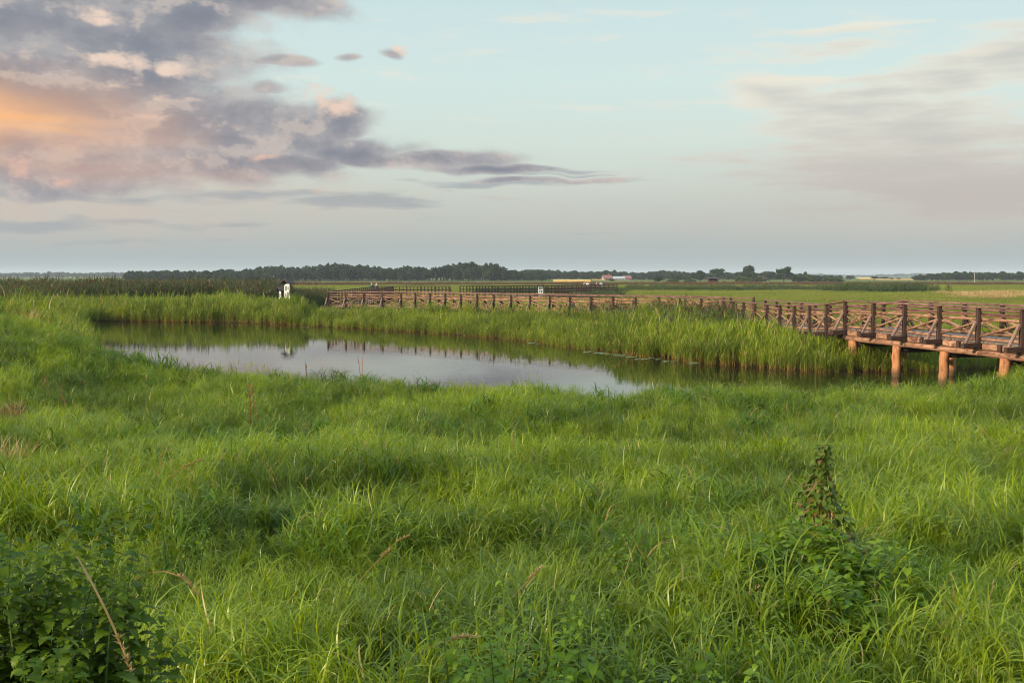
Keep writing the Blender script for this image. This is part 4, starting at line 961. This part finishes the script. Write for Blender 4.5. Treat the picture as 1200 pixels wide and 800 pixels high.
# rusty dock plants
def dock(px, Y, H, label, n=3, mat='rust'):
    x = X(px, Y); g = gz(x, Y); e = empty('dock_plant', (x, Y, g), label, 'dock', 'rusty dock plants'); sv = Veg(); lv = Veg()
    for k in range(n):
        P = sv.blade((x + R(-.12, .12), Y + R(-.1, .1), g), R(0, 6.28), H * R(.8, 1.05), .014, R(0, .15), R(0, .2), 6, wpow=8)
        for j in range(22):
            f = R(.3, 1) * 6; i = min(5, int(f)); p = P[i] * (1 - (f - i)) + P[i + 1] * (f - i); lv.blade(p, R(0, 6.28), R(.03, .10), .018, R(.2, .9), R(.2, .8), 2)
    sv.build('stems', M[mat], e); lv.build('seed_heads', M[mat], e)
dock(300, 17.5, 1.15, 'rust coloured dock plant standing in the bright grass before the pond', 3)
dock(50, 22.0, .8, 'rusty dock at the left, under the grassy bank', 2); dock(70, 20.0, .8, 'rusty dock slightly nearer than the other under the grassy bank', 2)
dock(425, 26.2, 1.0, 'thin reddish dock at the near edge of the pond', 2); dock(362, 27.4, .9, 'reddish dock on the pond edge left of the thin one', 2)
# brown dry tuft, left edge, and dry grass heads on the bank
def tuft(px, Y, n, H, label, mat='straw', dz=0.): 
    x = X(px, Y); g = gz(x, Y) + dz; v = Veg()
    for k in range(n): a = R(0, 6.28); r = R(0, .35); v.blade((x + r * math.cos(a), Y + r * math.sin(a), g), R(0, 6.28), H * R(.5, 1), .014, R(0, .7), R(.2, 1.5), 4)
    tag(v.build('dry_tuft', M[mat]), label, 'dry grass', 'dry grass tufts')
tuft(8, 19.5, 220, .62, 'brown dead grass tuft at the left edge of the picture', 'deadstem', .1)
tuft(5, 14.0, 90, .75, 'straw coloured grass tuft low at the left edge', 'straw')
for k, (px, Y, l) in enumerate([(32, 32, 'dry grass heads on the bank crest, leftmost of three'), (62, 33, 'dry grass heads on the bank crest, middle of three'), (50, 36, 'dry grass heads behind the bank crest, farthest of three')]): tuft(px, Y, 70, 1.1, l)
# reed stems in the water
def sedge(px, Y, n, H, label, spread=.35, mat='bankreed'):
    x = X(px, Y); v = Veg()
    for k in range(n):
        P = v.blade((x + R(-spread, spread), Y + R(-.3, .3), -.25), R(0, 6.28), (H + .25) * R(.6, 1.05), .014, R(0, .22), R(0, .5), 5, 0, .4, 1)
        for j in range(3): v.blade(P[random.randint(2, 4)], R(0, 6.28), R(.2, .4), .018, R(.1, .5), R(.2, 1), 3, 0, .5, 1)
    tag(v.build('water_reeds', M[mat]), label, 'reeds', 'reed tufts standing in the water')
sedge(622, 26.6, 16, .95, 'thin reed stems standing in the pale water at centre')
sedge(262, 31.6, 18, .9, 'reed tuft in the water near the left near bank'); sedge(300, 31.0, 22, .8, 'reed tuft hugging the near bank, right of the left one'); sedge(232, 32, 10, .7, 'smallest reed tuft in the water, far left'); sedge(168, 34, 40, 1.1, 'thick reed tuft at the left tip of the pale water', .7); sedge(188, 32.5, 34, .9, 'reed tuft beside the thick one at the pond tip', .6)

# ------------------------------------------------------------------ sky
def px_dir(px, py):
    vx, vy, vz = (px - 600) / F, 1.0, (400 - py) / F
    c, s = math.cos(-PITCH), math.sin(-PITCH); y2 = c * vy - s * vz; z2 = s * vy + c * vz
    return math.atan2(vx, y2), z2 / math.hypot(vx, y2)
SUN_AZ = math.radians(-118); SUN_EL = math.radians(18)
w = bpy.data.worlds.new('World'); sc.world = w; w.use_nodes = True; w.node_tree.nodes.clear(); N = NT(w.node_tree)
tc = N.node('ShaderNodeTexCoord').outputs['Generated']; sp = N.node('ShaderNodeSeparateXYZ'); N.put(sp.inputs[0], tc)
sx, sy, sz = sp.outputs; hl = N.m('SQRT', N.m('ADD', N.m('MULTIPLY', sx, sx), N.m('MULTIPLY', sy, sy)))
U = N.m('ARCTAN2', sx, sy); Vv = N.m('DIVIDE', sz, N.m('MAXIMUM', hl, .05))
sky = N.node('ShaderNodeTexSky', sky_type='NISHITA'); sky.sun_disc = False; sky.sun_elevation = SUN_EL; sky.sun_rotation = SUN_AZ; sky.altitude = 100
sky.air_density = 1.0; sky.dust_density = 1.5
nis = N.mix(1.0, sky.outputs[0], (.12, .12, .12), 'MULTIPLY')
UV = N.vec(U, N.m('MULTIPLY', Vv, 1.7))

wn = N.node('ShaderNodeTexNoise', noise_dimensions='2D'); wn.inputs['Scale'].default_value = 9; wn.inputs['Detail'].default_value = 2; N.put(wn.inputs['Vector'], UV)
va0 = N.node('ShaderNodeVectorMath', operation='MULTIPLY_ADD'); N.put(va0.inputs[0], wn.outputs['Color']); va0.inputs[1].default_value = (.050, .026, 0); va0.inputs[2].default_value = (-.025, -.013, 0)
UV0 = N.vec(U, Vv, 1.0); vd = N.node('ShaderNodeVectorMath', operation='ADD'); N.put(vd.inputs[0], va0.outputs[0]); N.put(vd.inputs[1], UV0); UVD = vd.outputs[0]
def ell(list_, uv=None):
    """soft cloud patches: (column, row, half width, half height, strength), by direction in the sky"""
    acc = None; uv = UV0 if uv is None else uv
    for (px, py, rx, ry, wt) in list_:
        u0, v0 = px_dir(px, py); kx, ky = F / rx, F / ry; zc = math.sqrt(max(0, -math.log(min(wt, 1))))
        a = N.node('ShaderNodeVectorMath', operation='MULTIPLY_ADD'); N.put(a.inputs[0], uv); a.inputs[1].default_value = (kx, ky, 0); a.inputs[2].default_value = (-u0 * kx, -v0 * ky, zc)
        d = N.node('ShaderNodeVectorMath', operation='DOT_PRODUCT'); N.put(d.inputs[0], a.outputs[0]); N.put(d.inputs[1], a.outputs[0])
        acc = d.outputs['Value'] if acc is None else N.m('MINIMUM', acc, d.outputs['Value'])
    return N.m('POWER', 2.718, N.m('MULTIPLY', acc, -1.0))
def lin(r, g, b):
    f = lambda c: (c / 255 / 12.92) if c <= 10 else ((c / 255 + .055) / 1.055) ** 2.4
    return (f(r), f(g), f(b))
mul = lambda a, b: N.m('MULTIPLY', a, b); add = lambda a, b: N.m('ADD', a, b); sub = lambda a, b: N.m('SUBTRACT', a, b)
# clear sky behind high haze
base = N.ramp(N.m('MAXIMUM', Vv, 0), [(0, lin(156, 168, 172)), (.018, lin(164, 176, 178)), (.045, lin(180, 187, 183)), (.085, lin(204, 209, 199)), (.13, lin(212, 225, 215)), (.19, lin(214, 233, 227)), (.28, lin(206, 229, 230)), (.6, lin(185, 215, 235)), (1, lin(165, 205, 238))])
base = N.mix(.88, nis, base)
base = N.mix(mul(ell([(1080, 255, 260, 45, 1), (700, 262, 220, 30, .6), (150, 255, 320, 40, .9)]), .6), base, lin(195, 188, 179))
n1 = N.noise(UV, 13, 6, .62, dims='2D')
va = N.node('ShaderNodeVectorMath', operation='ADD'); N.put(va.inputs[0], UV); va.inputs[1].default_value = (-.008, .020, 0); n1s = N.noise(va.outputs[0], 13, 4, .60, dims='2D')
relief = sub(n1, n1s); nc = sub(n1, .5)
ns = sub(N.noise(N.vec(mul(add(U, mul(Vv, .9)), .7), mul(Vv, 5.0), 0.0), 15, 4, .6, dims='2D'), .5)
# thin clouds at the right
wisp = ell([(1015, 33, 80, 9, .6), (960, 58, 100, 14, .5), (900, 108, 80, 22, .85), (990, 125, 120, 28, .95), (1080, 150, 110, 32, 1), (1120, 92, 80, 26, .95), (1185, 70, 60, 34, 1), (1050, 190, 150, 32, .9), (1150, 215, 130, 40, 1), (860, 70, 60, 7, .3), (700, 20, 160, 10, .3), (1000, 165, 150, 26, .75), (1190, 150, 60, 30, .6), (860, 180, 90, 7, .4)], UVD)
wf = add(wisp, mul(ns, 1.5)); wd_ = mul(N.sstep(wf, .05, .75), .95)
wcol = N.mix(N.sstep(add(mul(wisp, .7), mul(ns, .9)), .15, .95), lin(231, 228, 214), lin(197, 198, 193))
wcol = N.mix(N.sstep(Vv, .17, .06), wcol, lin(190, 181, 176))
c = N.mix(wd_, base, wcol)
c = N.mix(mul(N.sstep(add(ell([(1020, 30, 75, 8, 1), (915, 96, 90, 10, .9), (860, 118, 50, 14, .7), (1150, 62, 50, 10, .7), (1190, 182, 40, 5, .6), (1000, 175, 120, 6, .5)], UVD), mul(ns, 1.2)), .35, 1.1), .7), c, lin(238, 232, 214))
# peach light spread through the left
peach = ell([(10, 150, 190, 52, 1), (150, 205, 240, 36, .6), (60, 235, 300, 50, .55), (330, 235, 170, 36, .45)])
c = N.mix(mul(N.sstep(add(peach, mul(nc, .7)), .12, 1.0), .9), c, lin(212, 184, 168))
# streaky far banks low down
low = ell([(60, 262, 130, 9, .8), (200, 262, 130, 8, .6), (420, 240, 110, 11, .8), (600, 216, 190, 6, .75), (700, 269, 90, 3, .5), (640, 205, 90, 3, .6), (590, 198, 110, 5, .9), (480, 186, 120, 9, 1), (330, 230, 150, 8, .8), (420, 183, 60, 10, 1), (560, 199, 90, 6, 1), (520, 192, 60, 8, 1), (130, 232, 200, 8, .7), (120, 285, 200, 6, .5), (30, 300, 240, 8, .3), (450, 262, 200, 7, .3)], UVD)
ld0 = N.sstep(add(low, mul(ns, 1.1)), .30, .8); c = N.mix(mul(ld0, .7), c, lin(154, 160, 167))
# main cloud bank
mass = ell([(20, 20, 210, 60, 1), (-10, 75, 150, 50, 1), (150, 60, 140, 46, 1), (290, -2, 95, 26, 1), (220, 10, 100, 34, 1), (90, 108, 190, 40, 1), (190, 140, 130, 48, 1), (262, 150, 100, 40, 1), (165, 95, 80, 36, 1), (330, 150, 84, 28, .95), (385, 140, 50, 22, 1), (345, 165, 90, 18, .9), (240, 188, 160, 26, 1), (60, 215, 160, 18, .7),
            (335, 77, 40, 8, .72), (408, 72, 20, 6, .6), (470, 67, 14, 7, .62), (316, 108, 28, 9, .6), (420, 172, 60, 10, .8), (480, 187, 120, 12, 1), (410, 176, 80, 18, 1), (570, 199, 80, 6, 1), (640, 212, 90, 4, .9), (330, 190, 90, 16, .9), (40, 190, 190, 34, .8), (410, 150, 30, 12, .7)], UVD)
md_ = add(mul(mass, 1.35), mul(nc, 1.15)); mdens = mul(N.sstep(md_, .18, .80), .96)
body = N.noise(UV, 8, 4, .62, dims='2D')
shade = N.mix(N.sstep(add(md_, mul(sub(body, .5), 1.7)), .35, 1.75), lin(180, 176, 176), lin(126, 131, 144))
shade = N.mix(mul(N.sstep(relief, .0, .16), .6), shade, lin(210, 194, 184))
shade = N.mix(mul(N.sstep(relief, -.0, -.15), .45), shade, lin(120, 121, 136))
warm = ell([(30, 195, 240, 20, .6), (-20, 145, 170, 34, 1), (90, 160, 130, 12, .7), (20, 75, 90, 8, .25), (250, 207, 120, 8, .5)])
shade = N.mix(mul(warm, .72), shade, N.mix(N.sstep(body, .4, .62), lin(222, 172, 146), lin(168, 142, 142)))
c = N.mix(mdens, c, shade)
# sunlit heads
lit = ell([(116, 20, 26, 13, 1), (100, 74, 60, 11, .85), (205, 82, 24, 12, .85), (222, 90, 18, 12, .8), (180, 106, 48, 9, .85), (240, 117, 26, 5, .9), (361, 113, 15, 10, 1), (397, 126, 25, 15, 1), (479, 61, 11, 7, 1), (312, 186, 24, 5, .85), (90, 213, 28, 8, .8), (5, 200, 24, 14, .8), (384, 229, 14, 6, .8), (330, 127, 12, 6, .7), (150, 134, 60, 6, .5)], UVD)
ld = mul(N.sstep(add(add(lit, mul(nc, 1.1)), mul(relief, 3.0)), .25, 1.45), N.sstep(lit, .05, .5))
c = N.mix(mul(ld, .88), c, N.mix(N.sstep(Vv, .08, .2), lin(220, 178, 160), lin(238, 212, 194)))
# glow beside the sun, low left
c = N.mix(mul(ell([(-20, 135, 120, 15, 1), (-80, 125, 150, 34, .9), (30, 152, 80, 9, .7)], UVD), .95), c, lin(250, 186, 128))
# haze veil at the horizon
c = N.mix(N.m('MULTIPLY', N.sstep(Vv, .055, .0), .75), c, lin(161, 172, 174))
# brighter upper sky outside the picture
c = N.mix(N.sstep(Vv, .32, 1.0), c, N.mix(1.0, c, (2.1, 1.95, 1.7), 'MULTIPLY'))
bg = N.node('ShaderNodeBackground'); N.put(bg.inputs[0], c); bg.inputs[1].default_value = .79
wo = N.node('ShaderNodeOutputWorld'); N.l.new(bg.outputs[0], wo.inputs[0])
w.cycles.sampling_method = 'NONE'

sl = bpy.data.lights.new('sun', 'SUN'); sl.energy = 5.0; sl.angle = math.radians(2); sl.color = (1.0, .80, .56)
so = bpy.data.objects.new('sun', sl); COL.objects.link(so)
sd = Vector((math.sin(SUN_AZ) * math.cos(SUN_EL), math.cos(SUN_AZ) * math.cos(SUN_EL), math.sin(SUN_EL)))
so.rotation_euler = sd.to_track_quat('Z', 'Y').to_euler(); so.location = (-20, 0, 30)

# air
HAZE = True
if HAZE:
    mb = MB(); box(mb, (-5900, -1000, -3), (5900, 6000, 34)); hz = mb.build('haze', None); hz.data.materials.clear()
    m = bpy.data.materials.new('haze_air'); m.use_nodes = True; m.node_tree.nodes.clear(); H_ = NT(m.node_tree)
    pv = H_.node('ShaderNodeVolumePrincipled'); pv.inputs['Color'].default_value = (.80, .88, .95, 1); pv.inputs['Density'].default_value = .00017; pv.inputs['Anisotropy'].default_value = .0
    o_ = H_.node('ShaderNodeOutputMaterial'); H_.l.new(pv.outputs[0], o_.inputs['Volume']); hz.data.materials.append(m); tag(hz, kind='stuff')

cam = bpy.data.cameras.new('camera'); co = bpy.data.objects.new('camera', cam); COL.objects.link(co)
cam.lens = 35; cam.sensor_width = 36; cam.clip_end = 20000; cam.clip_start = .05
co.location = (0, 0, CAMZ); co.rotation_euler = (PI / 2 - PITCH, 0, 0); sc.camera = co
sc.view_settings.view_transform = 'Standard'; sc.view_settings.look = 'None'; sc.view_settings.gamma = 1; sc.view_settings.exposure = .40
sc.cycles.use_denoising = True; sc.cycles.filter_width = 1.05; sc.cycles.max_bounces = 5; sc.cycles.transmission_bounces = 4; sc.cycles.transparent_max_bounces = 4; sc.cycles.diffuse_bounces = 2; sc.cycles.volume_bounces = 0; sc.cycles.glossy_bounces = 2; sc.cycles.use_light_tree = False
sc.cycles.caustics_reflective = False; sc.cycles.caustics_refractive = False
